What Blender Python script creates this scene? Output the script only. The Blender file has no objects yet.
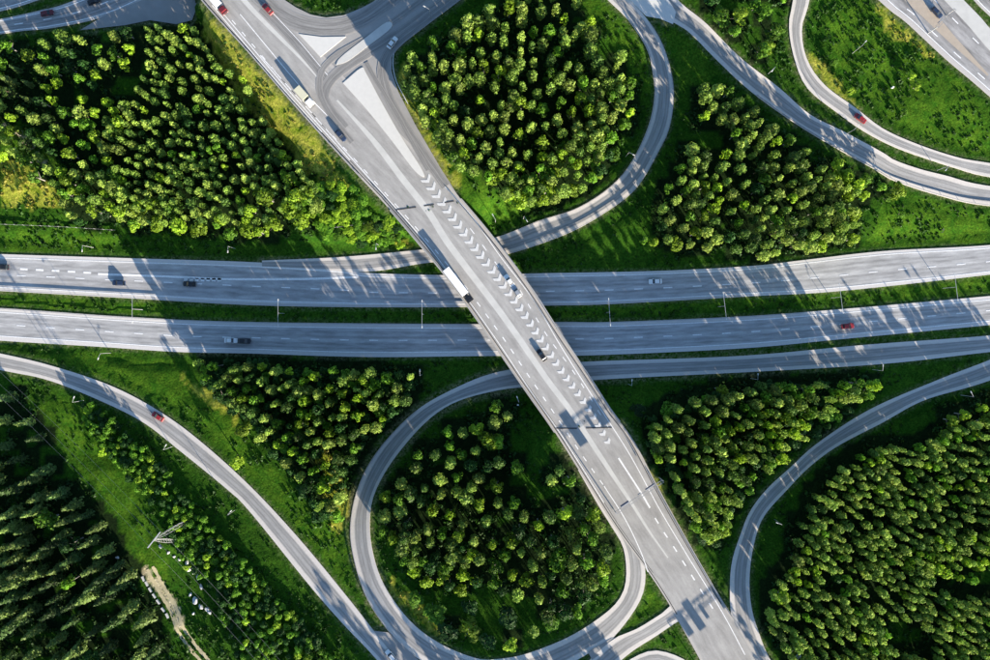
import bpy, bmesh, math, random
import numpy as np
from mathutils import Vector, Matrix

random.seed(7)
RNG = np.random.default_rng(11)
SC = bpy.context.scene
COL = SC.collection
R = math.radians

# ------------------------------------------------------------------ camera, light, exposure
H = 340.0            # camera height over the ground (m)
S = 0.34             # metres per photo pixel at ground level
SUN_EL, SHX, SHY = 13.0, -0.56, 0.83      # elevation; direction the shadows fall
cam = bpy.data.cameras.new("camera")
cam.sensor_width = 36.0
cam.lens = 36.0 * H / (990 * S)
cam.clip_start = 1.0
cam.clip_end = 6000.0
camo = bpy.data.objects.new("camera", cam)
COL.objects.link(camo)
camo.location = (0, 0, H)
SC.camera = camo

w = bpy.data.worlds.new("World")
SC.world = w
w.use_nodes = True
nt = w.node_tree
sky = nt.nodes.new("ShaderNodeTexSky")
sky.sky_type = 'NISHITA'
sky.sun_disc = False
sky.sun_elevation = R(SUN_EL)
sky.ozone_density = 3.0
sky.dust_density = 0.6
sky.sun_rotation = math.atan2(-SHX, -SHY)
bg = nt.nodes["Background"]
bg.inputs[1].default_value = 0.095
nt.links.new(sky.outputs[0], bg.inputs[0])

sl = bpy.data.lights.new("sun", 'SUN')
sl.energy = 5.0
sl.angle = R(0.5)
sl.color = (1.0, 0.88, 0.72)
so = bpy.data.objects.new("sun", sl)
COL.objects.link(so)
n_ = math.hypot(SHX, SHY)
ray = Vector((SHX / n_ * math.cos(R(SUN_EL)), SHY / n_ * math.cos(R(SUN_EL)), -math.sin(R(SUN_EL))))
so.rotation_euler = ray.to_track_quat('-Z', 'Y').to_euler()
so.location = (80, -120, 60)

SC.view_settings.view_transform = 'Standard'
SC.view_settings.look = 'None'
SC.view_settings.gamma = 1.0
SC.view_settings.use_curve_mapping = False
SC.view_settings.exposure = 1.65
SC.cycles.max_bounces = 5
SC.cycles.diffuse_bounces = 2
SC.cycles.glossy_bounces = 2
SC.cycles.transmission_bounces = 2
SC.cycles.use_denoising = True


# ------------------------------------------------------------------ helpers
def W(px, py, z=0.0):
    """World point that stands at height z under photo pixel (px, py)."""
    k = S * (H - z) / H
    return ((px - 495) * k, (330 - py) * k, z)


def tag(o, label=None, cat=None, group=None, kind=None):
    if label: o["label"] = label
    if cat: o["category"] = cat
    if group: o["group"] = group
    if kind: o["kind"] = kind
    return o


def empty(name, loc=(0, 0, 0), rz=0.0):
    o = bpy.data.objects.new(name, None)
    o.empty_display_size = 0.5
    o.location = loc
    o.rotation_euler = (0, 0, rz)
    COL.objects.link(o)
    return o


def link_mesh(name, me, mats=(), parent=None):
    for m in mats:
        me.materials.append(m)
    o = bpy.data.objects.new(name, me)
    COL.objects.link(o)
    if parent: o.parent = parent
    return o


def mesh_from(name, V, F, mats=(), parent=None):
    me = bpy.data.meshes.new(name)
    me.from_pydata([tuple(v) for v in V], [], F)
    me.update()
    return link_mesh(name, me, mats, parent)


def quads_mesh(name, V, F, mat_index=None):
    """V (n,3), F (m,4) as numpy, quick."""
    me = bpy.data.meshes.new(name)
    n, m = len(V), len(F)
    me.vertices.add(n)
    me.vertices.foreach_set("co", np.ascontiguousarray(V, dtype=np.float32).ravel())
    me.loops.add(m * 4)
    me.loops.foreach_set("vertex_index", np.ascontiguousarray(F, dtype=np.int32).ravel())
    me.polygons.add(m)
    me.polygons.foreach_set("loop_start", np.arange(0, m * 4, 4, dtype=np.int32))
    me.polygons.foreach_set("loop_total", np.full(m, 4, dtype=np.int32))
    if mat_index is not None:
        me.polygons.foreach_set("material_index", np.ascontiguousarray(mat_index, dtype=np.int32))
    me.update(calc_edges=True)
    return me


class MB:
    """collects boxes, bars and tubes into one mesh"""
    def __init__(self): self.V, self.F = [], []

    def add(self, V, F):
        b = len(self.V)
        self.V += [tuple(v) for v in V]
        self.F += [tuple(i + b for i in f) for f in F]
        return self

    def box(self, x0, x1, y0, y1, z0, z1, taper=0.0):
        t = taper
        V = [(x0, y0, z0), (x1, y0, z0), (x1, y1, z0), (x0, y1, z0),
             (x0 + t, y0 + t, z1), (x1 - t, y0 + t, z1), (x1 - t, y1 - t, z1), (x0 + t, y1 - t, z1)]
        return self.add(V, [(3, 2, 1, 0), (4, 5, 6, 7), (0, 1, 5, 4), (1, 2, 6, 5), (2, 3, 7, 6), (3, 0, 4, 7)])

    def tube(self, a, b, r0, r1=None, n=6):
        r1 = r0 if r1 is None else r1
        a, b = Vector(a), Vector(b)
        d = (b - a).normalized()
        u = d.orthogonal().normalized()
        v = d.cross(u)
        V = []
        for p, r in ((a, r0), (b, r1)):
            for i in range(n):
                t = 2 * math.pi * i / n
                V.append(p + u * (r * math.cos(t)) + v * (r * math.sin(t)))
        F = [(i, (i + 1) % n, n + (i + 1) % n, n + i) for i in range(n)]
        F += [tuple(range(n))[::-1], tuple(range(n, 2 * n))]
        return self.add(V, F)

    def bar(self, a, b, wd, ht):
        """box beam from a to b, width wd horizontally, height ht"""
        a, b = Vector(a), Vector(b)
        d = (b - a).normalized()
        s = Vector((-d.y, d.x, 0))
        s = s.normalized() * wd / 2 if s.length > 1e-6 else Vector((wd / 2, 0, 0))
        up = d.cross(s).normalized() * ht / 2
        if up.z < 0: up = -up
        V = []
        for p in (a, b):
            V += [p - s - up, p + s - up, p + s + up, p - s + up]
        return self.add(V, [(3, 2, 1, 0), (4, 5, 6, 7), (0, 1, 5, 4), (1, 2, 6, 5), (2, 3, 7, 6), (3, 0, 4, 7)])

    def build(self, name, mat, parent=None, bevel=0.0):
        me = bpy.data.meshes.new(name)
        me.from_pydata(self.V, [], self.F)
        me.update()
        if bevel:
            bm = bmesh.new(); bm.from_mesh(me)
            bmesh.ops.bevel(bm, geom=list(bm.edges), offset=bevel, segments=2, affect='EDGES')
            bm.to_mesh(me); bm.free()
        return link_mesh(name, me, [mat], parent)


def copy_tree(o, parent=None):
    c = o.copy()
    COL.objects.link(c)
    if parent: c.parent = parent
    for ch in list(o.children):
        copy_tree(ch, c)
    return c


# ------------------------------------------------------------------ materials
def new_mat(name):
    m = bpy.data.materials.new(name)
    m.use_nodes = True
    nt = m.node_tree
    return m, nt, nt.nodes["Principled BSDF"]


def N(nt, kind, **kw):
    n = nt.nodes.new(kind)
    for k, v in kw.items():
        setattr(n, k, v)
    return n


def ramp(nt, fac, stops):
    r = N(nt, "ShaderNodeValToRGB")
    el = r.color_ramp.elements
    while len(el) < len(stops): el.new(0.5)
    for e, (p, c) in zip(el, stops):
        e.position = p
        e.color = (c, c, c, 1) if not hasattr(c, "__len__") else (*c, 1)
    nt.links.new(fac, r.inputs[0])
    return r.outputs[0]


def mixc(nt, fac, a, b, blend='MIX'):
    m = N(nt, "ShaderNodeMix", data_type='RGBA', blend_type=blend)
    for i, v in ((0, fac), (6, a), (7, b)):
        if hasattr(v, "is_linked") or hasattr(v, "links"):
            nt.links.new(v, m.inputs[i])
        elif hasattr(v, "__len__"):
            m.inputs[i].default_value = (*v, 1)
        else:
            m.inputs[i].default_value = v
    return m.outputs[2]


def noise(nt, vec, scale, detail=3, rough=0.55, wv=None):
    n = N(nt, "ShaderNodeTexNoise")
    if wv is not None:
        n.noise_dimensions = '4D'
        nt.links.new(wv, n.inputs["W"])
    n.inputs["Scale"].default_value = scale
    n.inputs["Detail"].default_value = detail
    n.inputs["Roughness"].default_value = rough
    if vec is not None: nt.links.new(vec, n.inputs["Vector"])
    return n.outputs[0]


def plain(name, col, rough=0.5, metal=0.0, var=0.12, scale=3.0, coat=0.0):
    m, nt, b = new_mat(name)
    tc = N(nt, "ShaderNodeTexCoord")
    f = noise(nt, tc.outputs["Object"], scale)
    c = mixc(nt, f, [x * (1 - var) for x in col], [min(1, x * (1 + var)) for x in col])
    nt.links.new(c, b.inputs["Base Color"])
    b.inputs["Roughness"].default_value = rough
    b.inputs["Metallic"].default_value = metal
    b.inputs["Coat Weight"].default_value = coat
    return m


def asphalt(name, base, tracks=0.25, shoulder=1.35, warm=0.0, sh_w=0.10, wheel=1.0):
    """worn road: long streaks along the lanes, paler gritty shoulders, patches and stains"""
    m, nt, b = new_mat(name)
    uv = N(nt, "ShaderNodeUVMap"); uv.uv_map = "road"
    info = N(nt, "ShaderNodeObjectInfo")
    sep = N(nt, "ShaderNodeSeparateXYZ"); nt.links.new(uv.outputs[0], sep.inputs[0])
    mp = N(nt, "ShaderNodeMapping"); mp.inputs["Scale"].default_value = (1.0, 0.012, 1)
    nt.links.new(uv.outputs[0], mp.inputs[0])
    mw = N(nt, "ShaderNodeMath", operation='MULTIPLY'); mw.inputs[1].default_value = 37.0
    nt.links.new(info.outputs["Random"], mw.inputs[0])
    f1 = noise(nt, mp.outputs[0], 13.0, 3, 0.6, mw.outputs[0])
    f1r = ramp(nt, f1, [(0.30, 1 - tracks), (0.47, 1.0 - tracks * 0.2), (0.60, 1.0 + tracks * 0.35), (0.72, 1.0 + tracks)])
    tc = N(nt, "ShaderNodeTexCoord")
    f2 = ramp(nt, noise(nt, tc.outputs["Object"], 0.09, 5, 0.6), [(0.3, 0.91), (0.7, 1.09)])
    f3 = ramp(nt, noise(nt, tc.outputs["Object"], 1.7, 4, 0.65), [(0.3, 0.94), (0.7, 1.06)])
    wt = ramp(nt, sep.outputs[0], [(0.0, 1.0), (0.20, 1.06), (0.27, 0.80), (0.34, 1.0), (0.40, 0.80), (0.48, 1.07), (0.56, 1.07), (0.62, 0.76), (0.69, 0.98), (0.75, 0.80), (0.83, 1.05)])
    col = mixc(nt, 1.0, base, f1r, 'MULTIPLY')
    col = mixc(nt, wheel, col, mixc(nt, 1.0, col, wt, 'MULTIPLY'))
    col = mixc(nt, 1.0, col, f2, 'MULTIPLY')
    col = mixc(nt, 1.0, col, f3, 'MULTIPLY')
    # shoulders
    jn = N(nt, "ShaderNodeMath", operation='MULTIPLY_ADD'); jn.inputs[1].default_value = 0.05; jn.inputs[2].default_value = -0.025
    nt.links.new(noise(nt, tc.outputs["Object"], 0.5, 4, .7), jn.inputs[0])
    ja = N(nt, "ShaderNodeMath", operation='ADD'); nt.links.new(jn.outputs[0], ja.inputs[0]); nt.links.new(sep.outputs[0], ja.inputs[1])
    su = ramp(nt, ja.outputs[0], [(0.0, 1.0), (sh_w * .75, 0.9), (sh_w, 0.0), (1 - sh_w, 0.0), (1 - sh_w * .75, 0.9), (1.0, 1.0)])
    shc = [min(0.6, base[0] * shoulder * (1 + warm)), min(0.6, base[1] * shoulder), min(0.6, base[2] * shoulder * (1 - warm))]
    shn = mixc(nt, 1.0, shc, f3, 'MULTIPLY')
    col = mixc(nt, su, col, shn)
    nt.links.new(col, b.inputs["Base Color"])
    b.inputs["Roughness"].default_value = 0.85
    bp = N(nt, "ShaderNodeBump"); bp.inputs["Strength"].default_value = 0.25; bp.inputs["Distance"].default_value = 0.05
    nt.links.new(noise(nt, tc.outputs["Object"], 6.0, 3), bp.inputs["Height"])
    nt.links.new(bp.outputs[0], b.inputs["Normal"])
    return m


def leaf_mat(name, dark, light, transl=0.35):
    m, nt, b = new_mat(name)
    tc = N(nt, "ShaderNodeTexCoord")
    geo = N(nt, "ShaderNodeNewGeometry")
    info = N(nt, "ShaderNodeObjectInfo")
    f = noise(nt, geo.outputs["Position"], 1.1, 3, 0.7)
    f = ramp(nt, f, [(0.32, 0.0), (0.68, 1.0)])
    g = ramp(nt, noise(nt, geo.outputs["Position"], 0.16, 4, .75), [(0.32, 0.5), (0.66, 1.35)])
    c = mixc(nt, f, dark, light)
    c = mixc(nt, 1.0, c, g, 'MULTIPLY')
    hs = N(nt, "ShaderNodeHueSaturation")
    mr = N(nt, "ShaderNodeMapRange"); mr.inputs[3].default_value = 0.6; mr.inputs[4].default_value = 1.3
    nt.links.new(info.outputs["Random"], mr.inputs[0])
    nt.links.new(mr.outputs[0], hs.inputs["Value"])
    nt.links.new(c, hs.inputs["Color"])
    nt.links.new(hs.outputs[0], b.inputs["Base Color"])
    b.inputs["Roughness"].default_value = 0.6
    b.inputs["Specular IOR Level"].default_value = 0.25
    tr = N(nt, "ShaderNodeBsdfTranslucent")
    nt.links.new(hs.outputs[0], tr.inputs[0])
    mx = N(nt, "ShaderNodeMixShader"); mx.inputs[0].default_value = transl
    nt.links.new(b.outputs[0], mx.inputs[1]); nt.links.new(tr.outputs[0], mx.inputs[2])
    nt.links.new(mx.outputs[0], nt.nodes["Material Output"].inputs[0])
    return m


M = {}
M['asphalt_main'] = asphalt("main_asphalt", (0.345, 0.335, 0.32), 0.20, 1.2, 0.03, 0.06, 0.25)
M['asphalt_high'] = asphalt("highway_asphalt", (0.375, 0.375, 0.378), 0.30, 1.45, 0.04, 0.14)
M['asphalt_ramp'] = asphalt("ramp_asphalt", (0.32, 0.314, 0.306), 0.2, 1.75, 0.05, 0.24)
M['asphalt_far'] = asphalt("grey_asphalt", (0.31, 0.303, 0.30), 0.4, 1.5, 0.04, 0.10)
M['paving'] = plain("worn_paving", (0.30, 0.293, 0.283), 0.9, var=0.2, scale=0.25)
M['island'] = plain("pale_concrete", (0.60, 0.59, 0.56), 0.9, var=0.08, scale=0.8)
M['strip'] = plain("bleached_median", (0.52, 0.515, 0.49), 0.9, var=0.18, scale=0.35)
M['sand'] = plain("sandy_verge", (0.40, 0.34, 0.275), 0.9, var=0.14, scale=0.7)
M['worn_paint'] = plain('worn_road_paint', (0.60, 0.60, 0.59), 0.8, var=0.3, scale=2.0)
M['track'] = plain('packed_earth', (0.46, 0.40, 0.24), 0.95, var=0.3, scale=0.8)
M['paint'] = plain("road_paint", (0.74, 0.745, 0.74), 0.7, var=0.35, scale=2.2)
M['joint'] = plain("expansion_joint_rubber", (0.05, 0.052, 0.055), 0.8)
M['concrete'] = plain("bridge_concrete", (0.34, 0.33, 0.31), 0.85, scale=0.6)
M['galv'] = plain("galvanised_steel", (0.46, 0.47, 0.48), 0.45, 0.25)
M['rail'] = plain('weathered_rail_steel', (0.30, 0.30, 0.30), 0.6, 0.2)
M['cable'] = plain('dull_cable', (0.22, 0.23, 0.24), 0.6, 0.2)
M['dark_steel'] = plain("dark_steel", (0.10, 0.11, 0.12), 0.5, 0.6)
M['sign_blue'] = plain("blue_sign_face", (0.02, 0.06, 0.15), 0.6)
M['glass'] = plain("tinted_glass", (0.012, 0.015, 0.02), 0.12, coat=0.5)
M['tyre'] = plain("tyre_rubber", (0.02, 0.02, 0.02), 0.9)
M['rim'] = plain("wheel_rim", (0.45, 0.45, 0.46), 0.4, 0.7)
M['lens'] = plain("lamp_lens", (0.55, 0.56, 0.55), 0.2)
M['red_lens'] = plain("tail_lens", (0.35, 0.02, 0.02), 0.3)
M['rock'] = plain("pale_granite", (0.50, 0.50, 0.50), 0.95, var=0.35, scale=1.5)
M['bark'] = plain("bark", (0.10, 0.075, 0.055), 0.95, var=0.3)
M['birchbark'] = plain("pale_bark", (0.30, 0.28, 0.25), 0.95, var=0.4)
for k, c in dict(white=(0.78, 0.78, 0.77), red=(0.26, 0.02, 0.025), darkred=(0.13, 0.015, 0.02), black=(0.012, 0.013, 0.016),
                 navy=(0.02, 0.035, 0.075), silver=(0.42, 0.44, 0.46), cream=(0.62, 0.60, 0.44)).items():
    M['paint_' + k] = plain("car_paint_" + k, c, 0.3, 0.0 if k != 'silver' else 0.4, var=0.05, coat=0.4)
M['tarp'] = plain("trailer_canvas", (0.80, 0.81, 0.82), 0.6, var=0.05)
# foliage tones: lime = young leaves, mid, dark
M['pine_lime'] = leaf_mat("pine_needles_pale", (0.10, 0.16, 0.016), (0.36, 0.49, 0.09))
M['pine_mid'] = leaf_mat("pine_needles", (0.06, 0.11, 0.010), (0.24, 0.38, 0.06))
M['pine_dark'] = leaf_mat("pine_needles_dark", (0.02, 0.06, 0.008), (0.12, 0.22, 0.035))
M['spruce_mid'] = leaf_mat("spruce_needles", (0.035, 0.07, 0.014), (0.24, 0.35, 0.085))
M['spruce_dark'] = leaf_mat("spruce_needles_dark", (0.016, 0.045, 0.011), (0.10, 0.18, 0.045))
M['birch_lime'] = leaf_mat("young_birch_leaves", (0.09, 0.19, 0.006), (0.32, 0.48, 0.030), 0.35)
M['birch_mid'] = leaf_mat("birch_leaves", (0.035, 0.12, 0.006), (0.16, 0.33, 0.022), 0.35)
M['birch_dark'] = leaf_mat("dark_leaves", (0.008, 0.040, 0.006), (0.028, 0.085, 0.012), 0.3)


# ------------------------------------------------------------------ roads: edges traced, heights given per edge point
def cr(P, n_per=10):
    """Catmull-Rom through P (k,d)"""
    P = np.asarray(P, float)
    Q = np.vstack([2 * P[0] - P[1], P, 2 * P[-1] - P[-2]])
    out = []
    for i in range(1, len(Q) - 2):
        p0, p1, p2, p3 = Q[i - 1], Q[i], Q[i + 1], Q[i + 2]
        t = np.linspace(0, 1, n_per, endpoint=False)[:, None]
        out.append(0.5 * ((2 * p1) + (-p0 + p2) * t + (2 * p0 - 5 * p1 + 4 * p2 - p3) * t ** 2 + (-p0 + 3 * p1 - 3 * p2 + p3) * t ** 3))
    out.append(P[-1:])
    return np.vstack(out)


def resample(P, n):
    d = np.r_[0, np.cumsum(np.hypot(*(np.diff(P[:, :2], axis=0)).T))]
    t = np.linspace(0, d[-1], n)
    return np.stack([np.interp(t, d, P[:, i]) for i in range(P.shape[1])], 1)


class Road:
    all = []

    def __init__(self, name, A, B, zs, mat, off, terrain=True):
        self.name, self.mat, self.off = name, mat, off
        A = np.array(A, float)
        zs = np.array(zs, float) if hasattr(zs, "__len__") else np.full(len(A), float(zs))
        A3 = cr(np.c_[A, zs]); B2 = cr(np.array(B, float))
        L = np.hypot(*np.diff(A3[:, :2], axis=0).T).sum() * S
        n = max(12, int(L / 3.0))
        a = resample(A3, n); b = resample(B2, n)
        self.PA = np.array([W(p[0], p[1], p[2] + off) for p in a])
        self.PB = np.array([W(q[0], q[1], p[2] + off) for p, q in zip(a, b)])
        self.C = (self.PA + self.PB) / 2
        self.hw = np.hypot(*(self.PA - self.PB)[:, :2].T) / 2
        self.v = np.r_[0, np.cumsum(np.hypot(*np.diff(self.C[:, :2], axis=0).T))]
        self.n = n
        Road.all.append(self)

    def at(self, v, u):
        """point at v metres along, u across (0 = first edge)"""
        a = [np.interp(v, self.v, self.PA[:, i]) for i in range(3)]
        b = [np.interp(v, self.v, self.PB[:, i]) for i in range(3)]
        return np.array(a) * (1 - u) + np.array(b) * u

    def locate(self, px, py):
        z = float(self.C[:, 2].mean())
        for _ in range(3):
            p = np.array(W(px, py, z))
            i = int(np.argmin(np.hypot(self.C[:, 0] - p[0], self.C[:, 1] - p[1])))
            z = float(self.C[i, 2])
        ab = (self.PB - self.PA)[i, :2]
        u = float(np.dot(p[:2] - self.PA[i, :2], ab) / np.dot(ab, ab))
        d = self.C[min(i + 1, self.n - 1)] - self.C[max(i - 1, 0)]
        return p, float(self.v[i]), u, d

    def build(self):
        nu = 4
        V, F, UV = [], [], []
        us = np.linspace(0, 1, nu + 1)
        for i in range(self.n):
            for u in us:
                V.append(self.PA[i] * (1 - u) + self.PB[i] * u)
        for i in range(self.n - 1):
            for j in range(nu):
                a = i * (nu + 1) + j
                F.append((a, a + 1, a + nu + 2, a + nu + 1))
                UV.append([(us[j], self.v[i]), (us[j + 1], self.v[i]), (us[j + 1], self.v[i + 1]), (us[j], self.v[i + 1])])
        # side skirts
        k = len(V)
        for P, sgn in ((self.PA, 0), (self.PB, nu)):
            b0 = len(V)
            for i in range(self.n):
                V.append(P[i] - np.array([0, 0, 0.45]))
            for i in range(self.n - 1):
                a = i * (nu + 1) + sgn; c = (i + 1) * (nu + 1) + sgn
                f = (a, c, b0 + i + 1, b0 + i)
                F.append(f if sgn == 0 else f[::-1])
                UV.append([(us[sgn], self.v[i])] * 4)
        o = mesh_from(self.name, V, F, [self.mat])
        me = o.data
        if me.polygons[0].normal.z < 0: me.flip_normals()
        lay = me.uv_layers.new(name="road")
        nt_ = self.n * (nu + 1)
        for lp in me.loops:
            k = lp.vertex_index
            if k < nt_: lay.data[lp.index].uv = (us[k % (nu + 1)], self.v[k // (nu + 1)])
            else: lay.data[lp.index].uv = (0.0 if k < nt_ + self.n else 1.0, self.v[(k - nt_) % self.n])
        tag(o, kind="structure")
        self.obj = o
        return o


ZM = 7.0
main = Road("main_road",
    [(125, -92), (201, 0), (250, 54.5), (300, 112), (353, 170), (384, 203), (415, 239), (448, 279), (476, 318), (500, 353), (526, 391), (554, 431), (590, 488), (617, 530), (648, 572), (667, 601), (680, 624), (700, 660), (745, 745)],
    [(190, -92), (270, 0), (330, 62), (378, 112), (434, 167), (456, 193), (497, 242), (533, 291), (560, 333), (587, 373), (611, 410), (634, 441), (657, 485), (685, 536), (719, 595), (757, 655), (800, 735)],
    ZM, M['asphalt_main'], 0.09)
north = Road("highway_north",
    [(-130, 249), (0, 254), (124, 258), (250, 262), (340, 268), (361, 272.5), (440, 275), (500, 275), (530, 273.5), (654, 271), (750, 266), (804, 260), (884, 251), (990, 245), (1120, 232)],
    [(-130, 285), (0, 291), (125, 298), (250, 305), (353, 307), (466, 307), (549, 305.5), (611, 304), (750, 296.3), (840, 291), (990, 274.5), (1120, 258)],
    0, M['asphalt_high'], 0.0)
south = Road("highway_south",
    [(-130, 301), (0, 308), (129, 317), (250, 322), (474, 324), (558, 322), (611, 322), (740, 316.5), (843, 309), (990, 296), (1120, 284)],
    [(-130, 331), (0, 340.6), (103, 347), (178, 352), (250, 353.5), (366, 357), (487, 356), (585, 355.5), (740, 348.5), (843, 339), (990, 325), (1120, 312)],
    0, M['asphalt_high'], 0.0)
loopn = Road("loop_ramp_north",
    [(262, 260.5), (340, 257), (417, 250), (460, 245), (500, 236), (539, 220.5), (577, 208), (611, 186), (632.6, 160), (649, 124), (654.5, 95), (653, 75), (647, 49), (629, 21), (608, 0), (560, -45)],
    [(262, 268), (361, 272), (425, 263), (470, 260), (508, 254), (564, 235), (603, 214), (636.5, 188), (660, 149), (670, 126), (674, 95), (670, 67), (660, 39), (644, 15), (628, -2), (585, -50)],
    [0, 0, 0, 0, 0.2, 0.5, 1, 1.6, 2.2, 3, 3.5, 4, 4.5, 5, 5, 5.2], M['asphalt_ramp'], 0.03)
loops = Road("loop_ramp_south",
    [(1120, 322), (990, 335.5), (869, 344.5), (740, 356), (591, 361.5), (540, 366), (500, 371.5), (464, 384), (417, 410), (379, 449), (358, 487), (350, 529), (355.6, 567), (368, 601), (389, 632), (406, 649), (425, 663), (455, 676), (500, 681), (545, 676), (570, 664), (591, 652), (613, 638), (639, 603), (645.5, 575), (639, 544), (622, 506), (600, 470)],
    [(1120, 338), (990, 352), (882, 364), (750, 372), (603, 379.5), (540, 386), (500, 390), (456, 402), (425, 423), (394, 459), (376, 490), (370, 516), (372, 549), (384, 585), (410, 621), (440.5, 644), (476.6, 658.6), (500, 659), (528, 653.5), (567, 638), (598, 619), (618, 601), (626, 580), (623.6, 549), (611, 526), (598, 505), (578, 470)],
    [0, 0, 0, 0, 0, 0, 0, .3, .8, 1.3, 1.8, 2.4, 3, 3.5, 4, 4.2, 4.5, 4.9, 5.4, 5.8, 6.0, 6.3, 6.5, 6.8, 7, 7, 7, 7], M['asphalt_ramp'], 0.03)
west = Road("slip_road_west",
    [(-130, 328), (0, 353.5), (59, 368), (116, 388), (165, 415), (206, 446), (254, 490), (301.5, 541.5), (348, 598), (374, 631), (405, 668), (455, 725)],
    [(-130, 344), (0, 370), (49, 380.5), (103, 402), (144, 423), (180, 451), (226.6, 489), (250, 512), (309, 585), (343, 624), (376, 659), (425, 718)],
    [.5, .6, .8, 1, 1.4, 1.8, 2.4, 3.0, 3.6, 4, 4.2, 4.5], M['asphalt_ramp'], 0.0)
east = Road("slip_road_east",
    [(1120, 310), (990, 360), (933, 382), (869, 410), (817, 443.6), (791, 467), (767, 489), (750, 511.5), (740, 536), (732, 562), (730, 590), (732, 618), (745, 650), (775, 700)],
    [(1120, 332), (990, 380.5), (925, 400), (882, 423), (838, 446), (809.5, 467), (788, 489), (763, 518), (753, 549), (749.5, 580), (751.6, 608), (758, 630), (769.6, 658.6), (800, 710)],
    [0, .6, 1.2, 2, 3, 3.8, 4.6, 5.3, 6, 6.5, 7, 7, 7, 7], M['asphalt_ramp'], 0.03)
ne = Road("north_east_road",
    [(590, -62), (628, -18), (655, 8), (673, 22), (688, 31), (714, 57), (740, 82), (766, 103), (804, 129), (843, 152), (874, 169), (894.5, 181), (941, 196), (990, 206), (1110, 214)],
    [(622, -70), (655, -30), (678, 0), (706, 23), (740, 57), (779, 87.5), (809.5, 114), (843, 131), (882, 152), (894.5, 160), (920, 169), (946, 175.5), (990, 186), (1110, 198)],
    [5.2, 5.1, 5, 5, 5, 4.6, 4.2, 3.8, 3.2, 2.6, 2.2, 1.9, 1.4, 1, 0.8], M['asphalt_ramp'], 0.0)
r3 = Road("slip_road_north_east",
    [(806, -80), (793, 0), (789, 26), (794, 57), (807, 87.5), (838, 113), (863.6, 131), (894.5, 147), (930.5, 160), (959, 169), (990, 177), (1110, 196)],
    [(823, -80), (809.5, 0), (802, 28), (807, 59), (825, 85), (856, 108), (884, 129), (920, 145), (959, 157.6), (990, 163), (1110, 182)],
    [3, 3, 2.8, 2.6, 2.4, 2.2, 2, 1.8, 1.5, 1.2, 1, .8], M['asphalt_ramp'], 0.0)
nem = Road("motorway_north_east",
    [(775, -100), (879, 0), (905, 21), (946, 59), (990, 96.6), (1110, 205)],
    [(865, -110), (963, 0), (990, 28), (1110, 150)],
    3.0, M['asphalt_far'], 0.0)
nem2 = Road("motorway_verge_road",
    [(880, -105), (974, 0), (991, 17), (1110, 135)], [(915, -115), (1010, 0), (1110, 105)], 3.0, M['asphalt_far'], 0.0)
nw = Road("motorway_north_west",
    [(-130, 46), (0, 19), (41, 10), (75, 0), (190, -48)], [(-130, 60), (0, 34), (51, 28), (103, 17), (144, 0), (230, -45)], 0.3, M['asphalt_far'], 0.0)
nw2 = Road("motorway_north_west_far",
    [(-130, 22), (0, -8), (70, -25), (160, -60)], [(-130, 38), (0, 11), (38, 0), (120, -25), (180, -52)], 0.3, M['asphalt_far'], 0.0)
link = Road("link_road",
    [(548, 705), (572, 680), (592, 658), (614, 639), (636, 629.5), (655, 618), (664.5, 611.5), (676, 600)],
    [(578, 715), (600, 685), (613, 668), (633, 651), (655, 637), (679, 621), (700, 612)],
    [6.3, 6.4, 6.5, 6.6, 6.8, 6.9, 7, 7], M['asphalt_ramp'], 0.06)
arc = Road("bottom_bend",
    [(612, 680), (620, 668), (633, 658), (651, 651), (668, 653), (690, 664), (715, 695), (725, 720)],
    [(630, 690), (636, 678), (645, 670), (655, 667), (664, 669), (680, 680), (698, 705), (706, 725)],
    6.6, M['asphalt_ramp'], 0.0)

M['lane_dark'] = asphalt("junction_asphalt", (0.23, 0.226, 0.22), 0.3, 1.25, 0.03, 0.08)
LANES = [
 ([(236, -25), (262, 0), (286, 18), (315, 27), (345, 26), (372, 13), (400, -8), (440, -34)], 6.0),
 ([(262, 8), (290, 36), (314, 64), (330, 84)], 3.4),
 ([(490, -32), (440, 4), (400, 32), (365, 54), (338, 72), (325, 88), (326, 104), (345, 128)], 3.6),
 ([(470, -38), (425, -2), (380, 30), (352, 46), (326, 63), (320, 80), (321, 98), (336, 122), (352, 142)], 2.2),
 ([(505, -40), (446, 4), (408, 33), (388, 52), (382, 72), (388, 95), (402, 122), (428, 160), (446, 186)], 3.6),
 ([(366, 62), (376, 80), (392, 106), (412, 142), (428, 170)], 1.6),
]
for pts, wd in LANES:
    P = resample(cr(np.array(pts, float)), 40)
    d_ = np.gradient(P, axis=0); n_2 = np.stack([-d_[:, 1], d_[:, 0]], 1); n_2 /= np.linalg.norm(n_2, axis=1)[:, None]
    hw_ = wd / 2 / S
    Road("junction_lane", [tuple(q) for q in (P + n_2 * hw_)[::3]], [tuple(q) for q in (P - n_2 * hw_)[::3]], 7.0, M['lane_dark'], 0.10 + .015 * LANES.index((pts, wd)))

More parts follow.
